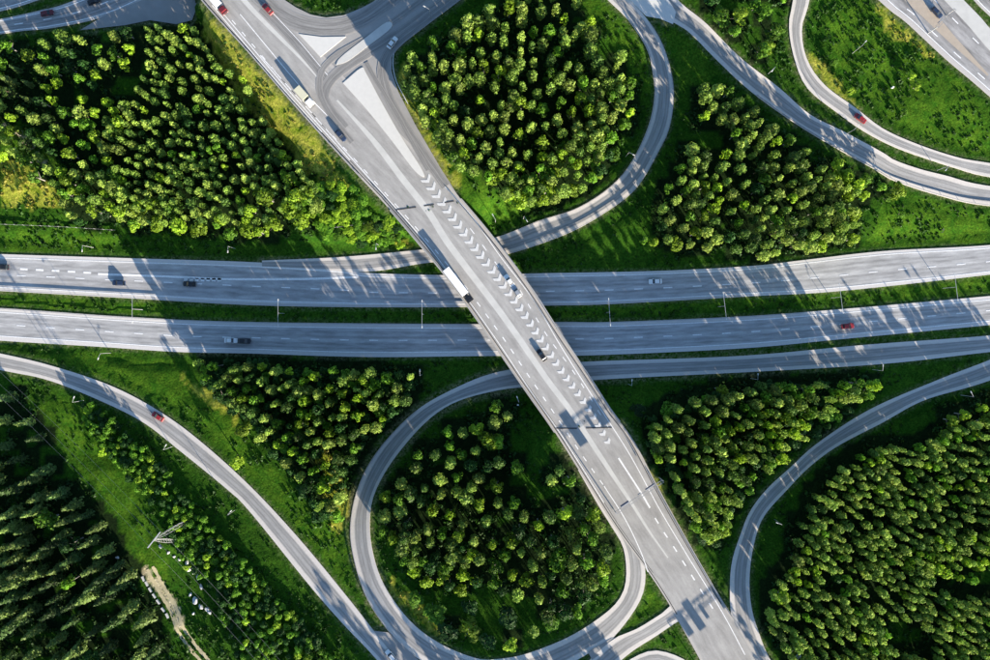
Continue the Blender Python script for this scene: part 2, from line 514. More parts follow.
# flat paved areas (photo outline, height)
PAVED = [
    ("junction_paving", [(190, -92), (225, -92), (262, -30), (285, 0), (295.5, 7), (310.6, 14.4), (326, 17.4), (344, 15), (362, 7.6), (376, 0), (440, -42),
                         (520, -45), (454, 0), (433, 15), (411.5, 30), (400, 42), (392, 57), (391.5, 71), (398, 91), (415, 124), (440, 167), (457, 194), (444, 194), (410, 150), (330, 75), (255, 0)],
     7.0, 0.05, 'paving'),
    ("gore_paving_north_east", [(600, -45), (628, -2), (646, 16), (660, 18.5), (673, 24), (676, 12), (660, -15), (640, -45)], 5.0, 0.06, 'island'),
    ("gore_paving_west", [(362, 617), (374, 631), (388, 632.5), (407, 650), (422, 663), (440, 676), (420, 684), (385, 645)], 4.1, 0.10, 'paving'),
    ("gore_paving_south", [(588, 652), (612, 638), (617, 637.5), (612, 647), (592, 660)], 6.45, 0.13, 'paving'),
    ("shaded_paving_north_west", [(80, 30), (103, 16), (144, -1), (175, -16), (199, 2), (192, 20), (176, 24), (150, 20), (125, 25)], 0.3, 0.05, 'paving'),
]


def in_poly(px, py, poly):
    px, py = np.asarray(px, float), np.asarray(py, float)
    c = np.zeros(px.shape, bool)
    n = len(poly)
    for i in range(n):
        x0, y0 = poly[i]; x1, y1 = poly[(i + 1) % n]
        if y0 == y1: continue
        m = ((y0 > py) != (y1 > py)) & (px < (x1 - x0) * (py - y0) / (y1 - y0) + x0)
        c ^= m
    return c


# ------------------------------------------------------------------ terrain heights
BR0, BR1 = 205.0, 428.0      # bridge from / to (photo y on the main road)
def axis(lim, step):
    core = np.arange(-lim, lim + .1, step)
    ext = lim + np.cumsum(2.0 * 1.35 ** np.arange(18))
    return np.r_[-ext[::-1], core, ext]


AX, AY = axis(232, 1.4), axis(176, 1.4)
GX, GY = np.meshgrid(AX, AY)
gx, gy = GX.ravel(), GY.ravel()
num = np.full(gx.shape, 1.0 * 0.0); den = np.full(gx.shape, (1 / 22.0) ** 2.6)
num += 0.8 * (1 / 22.0) ** 2.6
low = np.full(gx.shape, 1e9)        # lowest road surface within reach
nearest = np.full(gx.shape, 1e9)


def road_dist(x, y, road, keep=None):
    """distance outside the road edge and the height of the nearest road point"""
    C, hw = road.C, road.hw
    if keep is not None: C, hw = C[keep], hw[keep]
    d_best = np.full(x.shape, 1e9, np.float32); z_best = np.zeros(x.shape, np.float32)
    A_, B_ = road.PA, road.PB
    if keep is not None: A_, B_ = A_[keep], B_[keep]
    pad = 60.0
    near = (x > C[:, 0].min() - pad) & (x < C[:, 0].max() + pad) & (y > C[:, 1].min() - pad) & (y < C[:, 1].max() + pad)
    for i in range(0, len(C), 2):                      # coarse, everywhere
        d = np.hypot(x - C[i, 0], y - C[i, 1]) - hw[i]
        m = d < d_best
        d_best[m] = d[m]; z_best[m] = C[i, 2]
    near &= d_best < 12
    xn, yn = x[near], y[near]
    db = np.full(xn.shape, 1e9, np.float32); zb = np.zeros(xn.shape, np.float32)
    for u in (.12, .5, .88):                           # fine, close to the road
        Pu = A_ * (1 - u) + B_ * u
        for i in range(len(Pu)):
            d = np.hypot(xn - Pu[i, 0], yn - Pu[i, 1]) - max(.30 * hw[i], 1.2)
            m = d < db
            db[m] = d[m]; zb[m] = Pu[i, 2]
    d_best[near] = db; z_best[near] = zb
    return d_best, z_best


py_main = 330 - main.C[:, 1] / S * H / (H - ZM)
for rd in Road.all:
    keep = None
    if rd is main: keep = (py_main < BR0 - 4) | (py_main > BR1 + 4)
    d, z = road_dist(gx, gy, rd, keep)
    dd = np.maximum(d, 0)
    wgt = (1 / (dd + 1.2)) ** 2.6
    num += wgt * z; den += wgt
    m = d < 2.2
    low[m] = np.minimum(low[m], z[m])
    nearest = np.minimum(nearest, d)
for nm, poly, z, off, mk in PAVED:
    p3 = np.array([W(a, b, z)[:2] for a, b in poly])
    m = in_poly(gx, gy, [tuple(q) for q in p3])
    # grow by one cell
    mg = m.reshape(GX.shape)
    g2 = mg.copy()
    g2[1:] |= mg[:-1]; g2[:-1] |= mg[1:]; g2[:, 1:] |= mg[:, :-1]; g2[:, :-1] |= mg[:, 1:]
    m = g2.ravel()
    num[m] += 50 * z; den[m] += 50
    low[m] = np.minimum(low[m], z)
    nearest[m] = -1
ANCH = [([(214, 20), (236, 48), (262, 80), (290, 112), (318, 145), (340, 172)], 7.4, 3.0),
        ([(196, 30), (214, 66), (240, 98), (262, 128), (285, 158)], 0.2, 2.0)]
for P, z, rad in ANCH:
    for q in resample(cr(P), 60):
        x, y, _ = W(q[0], q[1], z)
        wgt = (1 / (np.maximum(np.hypot(gx - x, gy - y) - rad, 0) + 1.5)) ** 2.6
        num += wgt * z * .35; den += wgt * .35
gz = num / den


def vnoise(x, y, sc, seed):
    r = np.random.default_rng(seed)
    T = r.random((256, 256))
    X, Y = x / sc + 1000, y / sc + 1000
    xi, yi = np.floor(X).astype(int), np.floor(Y).astype(int)
    fx, fy = X - xi, Y - yi
    fx = fx * fx * (3 - 2 * fx); fy = fy * fy * (3 - 2 * fy)
    g = lambda a, b: T[a % 256, b % 256]
    return (g(xi, yi) * (1 - fx) + g(xi + 1, yi) * fx) * (1 - fy) + (g(xi, yi + 1) * (1 - fx) + g(xi + 1, yi + 1) * fx) * fy


amp = np.clip((nearest - 2) / 10, 0, 1)
gz += amp * (1.4 * (vnoise(gx, gy, 22, 1) - .5) + 0.7 * (vnoise(gx, gy, 7, 2) - .5) + 0.35 * (vnoise(gx, gy, 2.8, 3) - .5))
m = low < 1e8
gz[m] = np.minimum(gz[m], low[m] - 0.22)
# shallow ditches beside the carriageways
dm = (nearest > 2.5) & (nearest < 5.5)
gz[dm] -= 0.45
GZ = gz.reshape(GX.shape)
ND = nearest.reshape(GX.shape)


def sample(G, x, y):
    x, y = np.atleast_1d(x), np.atleast_1d(y)
    i = np.clip(np.searchsorted(AX, x) - 1, 0, len(AX) - 2); j = np.clip(np.searchsorted(AY, y) - 1, 0, len(AY) - 2)
    fx = np.clip((x - AX[i]) / (AX[i + 1] - AX[i]), 0, 1); fy = np.clip((y - AY[j]) / (AY[j + 1] - AY[j]), 0, 1)
    return (G[j, i] * (1 - fx) + G[j, i + 1] * fx) * (1 - fy) + (G[j + 1, i] * (1 - fx) + G[j + 1, i + 1] * fx) * fy


# land cover masks (what grows there)
gpx = gx / S + 495; gpy = 330 - gy / S
gpxz = gx / S * H / (H - gz) + 495; gpyz = 330 - gy / S * H / (H - gz)


def soft(poly, blur=3.0):
    """mask with a ragged edge"""
    jx = (vnoise(gx, gy, 4, 21) - .5) * 4 * blur; jy = (vnoise(gx, gy, 4, 22) - .5) * 4 * blur
    return in_poly(gpxz + jx, gpyz + jy, poly).astype(float)


DRY = [[(203, 8), (232, 36), (264, 76), (302, 121), (338, 164), (352, 186), (330, 186), (296, 162), (262, 124), (234, 88), (210, 50)],
       [(0, 160), (30, 165), (55, 190), (70, 212), (45, 208), (0, 205)],
             [(396, 60), (404, 70), (420, 110), (445, 155), (462, 190), (448, 180), (425, 140), (402, 95)],
       [(797, 60), (815, 55), (830, 75), (850, 95), (862, 112), (850, 105), (820, 80)],
       [(868, 0), (885, 8), (905, 28), (920, 48), (940, 62), (915, 52), (890, 30)],
       [(650, 472), (662, 480), (668, 500), (655, 490)],
       [(392, 236), (412, 240), (418, 246), (400, 247)],
       [(175, 368), (215, 392), (240, 425), (222, 415), (190, 388)],
       [(385, 575), (400, 590), (440, 625), (470, 640), (430, 630), (400, 605)],
       [(318, 430), (350, 500), (345, 540), (330, 520)]]
DIRT = [[(141, 563), (149, 566), (170, 594), (181, 618), (184, 632), (178, 626), (166, 604), (148, 580)]]
PATHS = [ ([(0, 124), (18, 134), (32, 148), (44, 164)], 1.6),
         ([(100, 205), (60, 206), (0, 207)], 0.0)]
LUSH = [[(402, 90), (425, 100), (450, 150), (500, 190), (540, 205), (500, 226), (475, 210), (440, 165)],
        [(30, 352), (190, 362), (215, 400), (300, 500), (345, 520), (352, 600), (300, 530), (180, 405), (60, 362)],
        [(300, 165), (350, 170), (410, 235), (415, 246), (340, 235), (305, 215)],
        [(0, 226), (118, 232), (112, 252), (0, 250)], [(0, 296), (130, 301), (250, 312), (250, 320), (0, 305)],
        [(0, 118), (40, 130), (60, 165), (30, 165), (0, 150)],
        [(60, 395), (110, 450), (160, 530), (170, 590), (140, 560), (90, 480), (40, 410)],
        [(578, 0), (606, 0), (645, 50), (650, 100), (625, 60), (598, 28)],
        [(655, 25), (690, 40), (715, 80), (690, 90), (668, 55)],
        [(820, 0), (880, 5), (960, 80), (990, 110), (990, 158), (900, 130), (830, 60)],
        [(890, 195), (990, 215), (990, 240), (860, 248)], [(612, 600), (645, 580), (665, 602), (630, 630)], [(560, 300), (990, 270), (990, 290), (560, 318)]]
lush = np.zeros(gx.shape)
for p in LUSH: lush = np.maximum(lush, soft(p, 2.5))
dry = np.zeros(gx.shape)
for p in DRY: dry = np.maximum(dry, soft(p))
dirt = np.zeros(gx.shape)
for p in DIRT: dirt = np.maximum(dirt, soft(p, 1.5))
for P, wd in PATHS:
    if wd <= 0: continue
    Q = resample(cr(P), 60)
    for q in Q:
        dirt = np.maximum(dirt, (np.hypot(gpxz - q[0], gpyz - q[1]) < wd).astype(float))
FOREST_ATTR = np.zeros(gx.shape)      # filled once the woods are known

# ------------------------------------------------------------------ woods: outline, spacing (px), mix, heights
# each: key, phrase for labels, outline, spacing, (pine, birch, spruce) shares, tone weights (lime, mid, dark), height range, clearings
WOODS = [
 dict(k='nw_w', ph='the mixed upper left wood', poly=[(-60, 40), (12, 30), (35, 32), (60, 28), (95, 20), (125, 24), (130, 60), (122, 105), (112, 150), (118, 200), (105, 222), (60, 218), (52, 192), (25, 165), (0, 150), (-60, 150)],
      sp=10.5, mix=(.45, .5, .05), tone=(.45, .35, .2), h=(8.5, 13), holes=[[(95, 66), (128, 60), (128, 100), (108, 105), (92, 100)], [(52, 84), (78, 84), (76, 118), (50, 112)], [(28, 36), (62, 36), (58, 50), (30, 50)]]),
 dict(k='nw_p', ph='the dense wood above the highway', poly=[(143, 22), (180, 16), (200, 38), (214, 68), (240, 74), (248, 105), (262, 128), (290, 160), (318, 190), (322, 200), (290, 212), (230, 222), (150, 224), (118, 222), (112, 150), (104, 125), (104, 108), (130, 95), (148, 70)],
      sp=8.0, mix=(.88, .12, 0), tone=(.35, .5, .15), h=(8.5, 12), holes=[]),
 dict(k='nw_b', ph='the leafy belt above the highway', poly=[(104, 208), (150, 208), (200, 215), (250, 200), (300, 168), (318, 180), (322, 205), (300, 222), (250, 228), (200, 234), (120, 232), (104, 226)],
      sp=15, mix=(.05, .95, 0), tone=(.75, .25, 0), h=(9, 12), holes=[]),
 dict(k='verge', ph='the shrubby corner left of the overpass', poly=[(300, 195), (340, 180), (370, 200), (400, 232), (408, 246), (380, 243), (330, 240), (310, 225)],
      sp=8, mix=(0, 1, 0), tone=(.45, .45, .1), h=(1.8, 3.8), holes=[]),
 dict(k='nl', ph='the wood inside the upper loop', poly=[(448, 8), (475, -30), (560, -40), (585, -10), (575, 14), (596, 24), (592, 50), (624, 58), (632, 92), (632, 118), (612, 140), (600, 172), (575, 192), (540, 204), (520, 196), (492, 182), (460, 168), (440, 150), (420, 120), (406, 84), (402, 62), (412, 42), (424, 24)],
      sp=10.5, mix=(.74, .26, 0), tone=(.4, .5, .1), h=(13, 17.5), holes=[[(568, 30), (590, 35), (588, 62), (560, 60)]]),
 dict(k='nl_b', ph='the upper loop wood edge', poly=[(492, 168), (520, 150), (560, 150), (600, 135), (606, 150), (598, 180), (565, 190), (540, 204), (515, 198), (495, 185)],
      sp=14, mix=(.1, .9, 0), tone=(.55, .4, .05), h=(9, 12), holes=[]),
 dict(k='ne', ph='the wood right of the upper loop', poly=[(704, 82), (728, 86), (748, 108), (780, 124), (818, 152), (846, 168), (862, 182), (858, 225), (840, 240), (800, 252), (765, 256), (722, 250), (690, 246), (662, 236), (668, 196), (690, 162), (706, 130)],
      sp=10.2, mix=(.72, .28, 0), tone=(.4, .45, .15), h=(12, 16.5), holes=[[(692, 115), (730, 120), (745, 150), (700, 155)]]),
 dict(k='ne_b', ph='the leafy belt facing open grass', poly=[(828, 170), (880, 176), (884, 186), (862, 190), (856, 236), (800, 254), (798, 246), (840, 226), (848, 190)],
      sp=12, mix=(0, 1, 0), tone=(.7, .3, 0), h=(8, 11), holes=[]),
 dict(k='top', ph='the thicket at the top edge', poly=[(692, -40), (790, -40), (784, 20), (788, 50), (770, 54), (752, 44), (732, 26), (710, 8)],
      sp=15, mix=(.1, .9, 0), tone=(.35, .4, .25), h=(7, 11), holes=[[(752, 18), (772, 18), (770, 34), (752, 34)]]),
 dict(k='sw', ph='the wood above the slip road', poly=[(192, 364), (235, 358), (280, 366), (330, 374), (405, 378), (412, 390), (398, 412), (368, 432), (352, 458), (346, 500), (342, 520), (318, 516), (300, 486), (268, 440), (240, 418), (215, 395)],
      sp=9.6, mix=(.55, .45, 0), tone=(.4, .4, .2), h=(15, 20), holes=[]),
 dict(k='sl', ph='the wood inside the lower loop', poly=[(478, 428), (500, 402), (512, 424), (500, 460), (520, 470), (545, 480), (562, 470), (592, 505), (606, 540), (618, 560), (612, 592), (590, 612), (560, 622), (520, 606), (480, 588), (430, 580), (402, 562), (380, 530), (384, 500), (402, 482), (440, 440)],
      sp=12, mix=(.5, .5, 0), tone=(.3, .4, .3), h=(13.5, 18), holes=[[(498, 470), (540, 470), (566, 480), (560, 520), (530, 515), (505, 495)], [(440, 520), (462, 522), (458, 538), (440, 536)], [(505, 425), (525, 430), (530, 470), (505, 468)]]),
 dict(k='sl_b', ph='the leafy belt inside the lower loop', poly=[(400, 560), (450, 575), (500, 575), (510, 590), (480, 594), (430, 590)],
      sp=12, mix=(0, 1, 0), tone=(.7, .3, 0), h=(8, 11), holes=[]),
 dict(k='sl_d', ph='the sparse ground in the lower loop', poly=[(405, 598), (470, 610), (520, 620), (560, 626), (540, 640), (500, 648), (450, 638), (415, 618)],
      sp=18, mix=(.1, .9, 0), tone=(.4, .3, .3), h=(4, 7), holes=[]),
 dict(k='sm', ph='the wood right of the overpass', poly=[(648, 425), (690, 402), (738, 390), (792, 384), (885, 386), (872, 412), (832, 430), (806, 452), (782, 470), (756, 494), (742, 520), (732, 545), (700, 540), (690, 510), (672, 478), (655, 450)],
      sp=9.2, mix=(.78, .22, 0), tone=(.35, .5, .15), h=(15, 20), holes=[[(735, 470), (750, 466), (752, 480), (738, 484)]]),
 dict(k='se', ph='the great lower right wood', poly=[(1060, 400), (972, 424), (930, 446), (868, 452), (836, 486), (818, 500), (802, 532), (806, 556), (788, 584), (772, 604), (778, 640), (795, 720), (1060, 720)],
      sp=7.9, mix=(.86, .14, 0), tone=(.4, .5, .1), h=(10, 13.5), holes=[[(935, 566), (1060, 560), (1060, 598), (960, 604), (930, 590)], [(885, 620), (938, 628), (945, 662), (890, 664)], [(860, 588), (884, 584), (888, 604), (866, 612)], [(820, 580), (850, 578), (846, 594), (822, 600)]]),
 dict(k='se_b', ph='the leafy patch by the right edge', poly=[(948, 416), (1040, 402), (1040, 440), (980, 434), (952, 440)],
      sp=11, mix=(0, 1, 0), tone=(.8, .2, 0), h=(9, 12), holes=[]),
 dict(k='se_c', ph='the leafy ridge, lower right wood', poly=[(900, 556), (930, 562), (968, 540), (1040, 530), (1040, 560), (985, 566), (978, 580), (930, 582), (905, 572)],
      sp=11, mix=(0, 1, 0), tone=(.8, .2, 0), h=(9, 12), holes=[]),
 dict(k='spr', ph='the tall lower left conifer wood', poly=[(-70, 480), (10, 478), (44, 490), (68, 506), (94, 538), (112, 566), (124, 596), (136, 622), (154, 655), (170, 720), (-70, 720)],
      sp=14.5, mix=(0, .08, .92), tone=(.0, .62, .38), h=(14, 19), holes=[]),
 dict(k='spr2', ph='the shaded conifers, left picture edge', poly=[(-70, 405), (0, 398), (22, 412), (40, 450), (44, 478), (0, 470), (-70, 470)],
      sp=17, mix=(0, .1, .9), tone=(0, .25, .75), h=(12, 16), holes=[]),
 dict(k='strip', ph='the thicket along the power line', poly=[(70, 392), (100, 412), (128, 440), (165, 470), (200, 520), (255, 575), (300, 625), (345, 672), (330, 700), (262, 700), (230, 640), (215, 590), (180, 560), (168, 520), (130, 480), (95, 438)],
      sp=5.6, mix=(.0, 1, 0), tone=(.12, .45, .43), h=(3.5, 6.5), holes=[]),
 dict(k='added_under_sw', ph='', poly=[(192, 364), (235, 358), (280, 366), (330, 374), (405, 378), (412, 390), (398, 412), (368, 432), (352, 458), (346, 500), (342, 520), (318, 516), (300, 486), (268, 440), (240, 418), (215, 395)],  # unseen understory, added to close the light gaps in this wood's shadow
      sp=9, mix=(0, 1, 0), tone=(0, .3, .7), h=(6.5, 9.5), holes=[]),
 dict(k='added_under_sm', ph='', poly=[(648, 425), (690, 402), (738, 390), (792, 384), (885, 386), (872, 412), (832, 430), (806, 452), (782, 470), (756, 494), (742, 520), (732, 545), (700, 540), (690, 510), (672, 478), (655, 450)],  # added low trees, hidden by the crowns, to make the highway shadow solid
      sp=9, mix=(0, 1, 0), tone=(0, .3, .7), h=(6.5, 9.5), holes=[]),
 dict(k='off_s', ph='', poly=[(400, 720), (1060, 720), (1060, 790), (400, 790)], sp=13, mix=(.8, .2, 0), tone=(.4, .5, .1), h=(11.5, 15.5), holes=[[(640, 700), (840, 700), (840, 800), (700, 800)]]),
 dict(k='off_n', ph='', poly=[(470, -40), (590, -55), (590, -110), (460, -110)], sp=13, mix=(.8, .2, 0), tone=(.4, .5, .1), h=(11.5, 15.5), holes=[]),
]
SINGLES = [  # lone broadleaf trees: px, py of the crown, radius m, height, tone, label
 (897, 190, 3.6, 8, 'birch_lime', 'round lime-green tree standing alone in the grass below the north-east road'),
 (888, 197, 1.6, 5, 'birch_mid', 'small tree touching the round lone lime tree under the north-east road'),
 (902, 214, 1.5, 4, 'birch_mid', 'little isolated tree in the open grass under the round lime tree'),
 (645, 239, 1.4, 6, 'birch_mid', 'smaller of two lone trees on the dark bank right of the upper loop'),
 (655, 242, 1.8, 7, 'birch_lime', 'larger of two lone trees on the dark bank right of the upper loop'),
 (587, 26, 2.9, 11, 'birch_lime', 'yellow-green tree jutting from the upper loop wood into its grass crescent'),
 (615, 153, 2.8, 9, 'birch_mid', 'green bushy tree beside the tight bend of the upper loop'),
 (597, 172, 2.6, 9, 'birch_lime', 'rounded tree at the tip of the upper loop wood near the ramp'),
 (639, 410, 2.4, 5, 'birch_dark', 'dark isolated tree right of the overpass in deep shade'),
 (712, 538, 2.8, 8, 'birch_lime', 'yellow-green tree above the meeting of main road and right slip road'),
 (724, 532, 2.6, 8, 'birch_lime', 'lime tree hugging the bend of the right slip road'),
 (705, 523, 2.2, 7, 'birch_mid', 'green tree between main road and the bend of the right slip road'),
 (782, 597, 3.2, 9, 'birch_lime', 'broad lime tree by the merge of slip road and main road'),
 (492, 443, 3.0, 12, 'birch_lime', 'vivid lime tree at the top of the lower loop wood'),
 (495, 424, 2.2, 12, 'pine_lime', 'pale tree crowning the northern tip of the lower loop wood'),
 (235, 462, 2.4, 10, 'birch_lime', 'yellowish tree in the leafy slope above the curving slip road'),
 (243, 430, 3.0, 8, 'birch_lime', 'lime tree at the lower corner of the wood above the curving slip road'),
 (290, 207, 4.0, 10, 'birch_lime', 'big round lime tree at the corner of the planted wood and highway verge'),
 (264, 195, 3.6, 11, 'birch_lime', 'broad yellow-green tree near the corner of the planted wood'),
 (308, 192, 3.2, 10, 'birch_lime', 'lime tree at the outermost corner of the planted wood'),
 (912, 76, 1.6, 4, 'birch_lime', 'small tree in the middle of the grassy field inside the upper right ramp'),
 (905, 112, 1.4, 3.5, 'birch_mid', 'small shrub tree low in the grassy field inside the upper right ramp'),
 (917, 86, 1.5, 4, 'birch_lime', 'yellowish bush beside the white post in the upper right field'),
 (835, 62, 1.6, 4, 'birch_mid', 'uppermost bush of the dry bank beside the upper right ramp'),
 (852, 90, 1.8, 4, 'birch_lime', 'bush near the red car on the upper right ramp'),
 (768, 46, 2.6, 8, 'birch_lime', 'light green tree beside the bend of the upper right ramp'),
 (757, 4, 2.4, 8, 'birch_mid', 'green tree at the top picture edge left of the upper right ramp'),
]

# ------------------------------------------------------------------ tree shapes (unit metres)
def cards(C, Nrm, size, rng, aspect=1.4):
    """one leaf spray (quad) at each C with normal near Nrm"""
    n = len(C)
    Nn = Nrm + rng.normal(0, .45, (n, 3))
    Nn /= np.linalg.norm(Nn, axis=1)[:, None]
    T = rng.normal(0, 1, (n, 3))
    T -= (T * Nn).sum(1)[:, None] * Nn
    T /= np.linalg.norm(T, axis=1)[:, None]
    B = np.cross(Nn, T)
    s = size * rng.uniform(.6, 1.25, n)[:, None] / 2
    a = T * s * aspect; b = B * s
    V = np.stack([C - a * .9 - b * .55, C + a * .2 - b, C + a * 1.1 + b * .1, C - a * .1 + b], 1).reshape(-1, 3)
    F = np.arange(n * 4).reshape(n, 4)
    return V, F


def pine_crown(h, r, rng, n=520):
    """tufted crown: a top tuft, a ring of upturned branch tufts below it and a wider lower skirt"""
    cen = [(0, 0, h - .55, .55)]
    for ring, (zf, rf, cnt, cs) in enumerate(((.86, .42, 4, .50), (.73, .66, 6, .52), (.58, .72, 6, .55), (.44, .62, 5, .55), (.33, .5, 4, .5))):
        a0 = rng.uniform(0, 6.28)
        for j in range(cnt):
            if rng.random() < .14: continue
            a = a0 + 6.283 * j / cnt + rng.uniform(-.4, .4)
            q = r * rf * rng.uniform(.7, 1.3)
            cen.append((q * math.cos(a), q * math.sin(a), h * (zf + rng.uniform(-.04, .04)), r * cs * rng.uniform(.65, 1.1)))
    cen = np.array(cen)
    idx = rng.integers(0, len(cen), n)
    d = rng.normal(0, 1, (n, 3)); d[:, 2] = d[:, 2] * .8 + .3
    d /= np.linalg.norm(d, axis=1)[:, None]
    C = cen[idx, :3] + d * cen[idx, 3:4] * rng.uniform(.6, 1.15, n)[:, None]
    return cards(C, d + np.array([0, 0, .2]), .41, rng, 1.6)


def spruce_crown(h, r, rng, n=330):
    t = rng.beta(1.0, 1.5, n)
    base = h * .12
    z = base + t * (h - base)
    lay = .82 + .18 * np.cos(t * 2 * math.pi * 9)
    ang = rng.uniform(0, 2 * math.pi, n)
    rad = r * (1 - t) ** .85 * lay * rng.uniform(.45, 1.0, n) ** .5 * (1 + .2 * np.sin(ang * 5 + t * 11)) + .08
    C = np.stack([rad * np.cos(ang), rad * np.sin(ang), z - rad * .12], 1)
    Nr = np.stack([np.cos(ang) * .6, np.sin(ang) * .6, np.full(n, .6)], 1)
    return cards(C, Nr, .80, rng, 2.0)


def birch_crown(h, r, rng, n=620):
    k = 9
    cen = []
    for i in range(k):
        a = rng.uniform(0, 2 * math.pi); q = r * rng.uniform(.25, .75)
        cen.append((q * math.cos(a), q * math.sin(a), h * rng.uniform(.45, .82), r * rng.uniform(.24, .46)))
    cen.append((0, 0, h - r * .55, r * .55))
    cen = np.array(cen)
    idx = rng.integers(0, len(cen), n)
    d = rng.normal(0, 1, (n, 3)); d[:, 2] = d[:, 2] * .8 + .25
    d /= np.linalg.norm(d, axis=1)[:, None]
    C = cen[idx, :3] + d * cen[idx, 3:4] * rng.uniform(.75, 1.12, n)[:, None]
    C[:, 2] = np.clip(C[:, 2], h * .18, h * 1.02)
    return cards(C, d + np.array([0, 0, .25]), .50, rng, 1.4)


def trunk_mesh(name, h, r, kind, rng):
    b = MB()
    top = h * (.93 if kind != 'birch' else .6)
    lean = (rng.uniform(-.2, .2), rng.uniform(-.2, .2))
    b.tube((0, 0, -.6), (lean[0] * .5, lean[1] * .5, top * .5), r, r * .7, 7)
    b.tube((lean[0] * .5, lean[1] * .5, top * .5), (lean[0], lean[1], top), r * .7, r * .15, 7)
    nl = 5 if kind == 'birch' else 7
    for i in range(nl):
        a = i * 2.4 + rng.uniform(0, 1)
        z = top * (.45 + .5 * i / nl)
        L = h * (.22 if kind == 'birch' else .11) * (1 - .5 * i / nl)
        up = L * (.9 if kind == 'birch' else .15)
        b.tube((lean[0] * .7, lean[1] * .7, z), (lean[0] + L * math.cos(a), lean[1] + L * math.sin(a), z + up), r * .3, r * .08, 5)
    me = bpy.data.meshes.new(name)
    me.from_pydata(b.V, [], b.F); me.update()
    me.materials.append(M['birchbark'] if kind == 'birch' else M['bark'])
    return me


NVAR = 10
KINDS = {}
for kd, fn, hh, rr in (('pine', pine_crown, 13.0, 1.35), ('spruce', spruce_crown, 20.0, 2.3), ('birch', birch_crown, 10.0, 2.3)):
    lst = []
    for i in range(NVAR):
        rg = np.random.default_rng(100 + i + len(kd) * 17)
        V, F = fn(hh, rr * rg.uniform(.88, 1.12), rg)
        me = quads_mesh("crown", V, F)
        me.materials.append(M[kd + '_mid'])
        lst.append(dict(V=V, F=F, me=me, tr=trunk_mesh("trunk", hh, .16 if kd == 'pine' else .22, kd, rg)))
    KINDS[kd] = (hh, rr, lst)

# ------------------------------------------------------------------ plant the woods
def ground_px(px, py, h):
    """ground point of a tree of height h whose crown shows at px, py"""
    z = 0.0
    for _ in range(4):
        x, y, _z = W(px, py, z + h)
        z = float(sample(GZ, x, y)[0])
    return x, y, z


TREES = []     # dict(x,y,z,h,kind,tone,wood,px,py,rs)
for wd in WOODS:
    P = np.array(wd['poly'], float)
    x0, y0 = P.min(0); x1, y1 = P.max(0)
    sp = wd['sp']
    pts = []
    cell = {}
    tries = int((x1 - x0) * (y1 - y0) / (sp * sp) * 14)
    cand = np.stack([RNG.uniform(x0, x1, tries), RNG.uniform(y0, y1, tries)], 1)
    jit = RNG.normal(0, sp * .25, (tries, 2))
    ok = in_poly(cand[:, 0] + jit[:, 0], cand[:, 1] + jit[:, 1], wd['poly'])
    for hp in wd['holes']:
        ok &= ~in_poly(cand[:, 0] + jit[:, 0], cand[:, 1] + jit[:, 1], hp)
    cand = cand[ok]
    loc = .82 + .5 * vnoise(cand[:, 0], cand[:, 1], 26, 5)
    for (cx, cy), lc in zip(cand, loc):
        d = sp * lc
        gi, gj = int(cx // sp), int(cy // sp)
        if any((cx - a) ** 2 + (cy - b) ** 2 < d * d for i in (-1, 0, 1) for j in (-1, 0, 1) for a, b in cell.get((gi + i, gj + j), ())):
            continue
        cell.setdefault((gi, gj), []).append((cx, cy))
        pts.append((cx, cy))
    for cx, cy in pts:
        kd = RNG.choice(['pine', 'birch', 'spruce'], p=wd['mix'])
        hgt = RNG.uniform(*wd['h'])
        if kd == 'birch': hgt *= .92
        tone = RNG.choice(['lime', 'mid', 'dark'], p=wd['tone'])
        if kd == 'spruce' and tone == 'lime': tone = 'mid'
        x, y, z = ground_px(cx, cy, hgt * .85)
        if float(sample(ND, x, y)[0]) < (1.6 if hgt < 6 else 2.4): continue
        if float(sample(ND, (cx - 495) * S, (330 - cy) * S)[0]) < 1.3: continue
        base_h = KINDS[kd][0]
        s = hgt / base_h
        rs = s * RNG.uniform(.85, 1.15)
        if kd == 'birch':
            rs = min(1.2, sp * S / 2.6 / 1.55) * RNG.uniform(.75, 1.25)
            if hgt < 7: rs *= 1.3
        if kd == 'pine': rs = max(.72, min(1.2, sp * S / 3.3)) * RNG.uniform(.7, 1.3)
        TREES.append(dict(x=x, y=y, z=z, h=hgt, s=s, rs=rs, kind=kd, tone=f"{kd}_{tone}", wood=wd, px=cx, py=cy, var=int(RNG.integers(NVAR)), rot=RNG.uniform(0, 6.28)))

# forest floor under the woods
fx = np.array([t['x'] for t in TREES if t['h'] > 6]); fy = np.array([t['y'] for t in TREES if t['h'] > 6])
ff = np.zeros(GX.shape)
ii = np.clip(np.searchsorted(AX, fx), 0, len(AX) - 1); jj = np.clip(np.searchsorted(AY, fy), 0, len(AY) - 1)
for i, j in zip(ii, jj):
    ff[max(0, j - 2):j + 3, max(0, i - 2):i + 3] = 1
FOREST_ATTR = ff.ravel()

# terrain mesh
nxx, nyy = len(AX), len(AY)
idx = np.arange(nxx * nyy).reshape(nyy, nxx)
TF = np.stack([idx[:-1, :-1].ravel(), idx[:-1, 1:].ravel(), idx[1:, 1:].ravel(), idx[1:, :-1].ravel()], 1)
tme = quads_mesh("ground", np.stack([gx, gy, GZ.ravel()], 1), TF)
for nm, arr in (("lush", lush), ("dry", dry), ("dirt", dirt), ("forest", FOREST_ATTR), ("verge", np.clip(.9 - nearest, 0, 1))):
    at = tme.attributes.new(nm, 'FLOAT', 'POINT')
    at.data.foreach_set("value", arr.astype(np.float32))


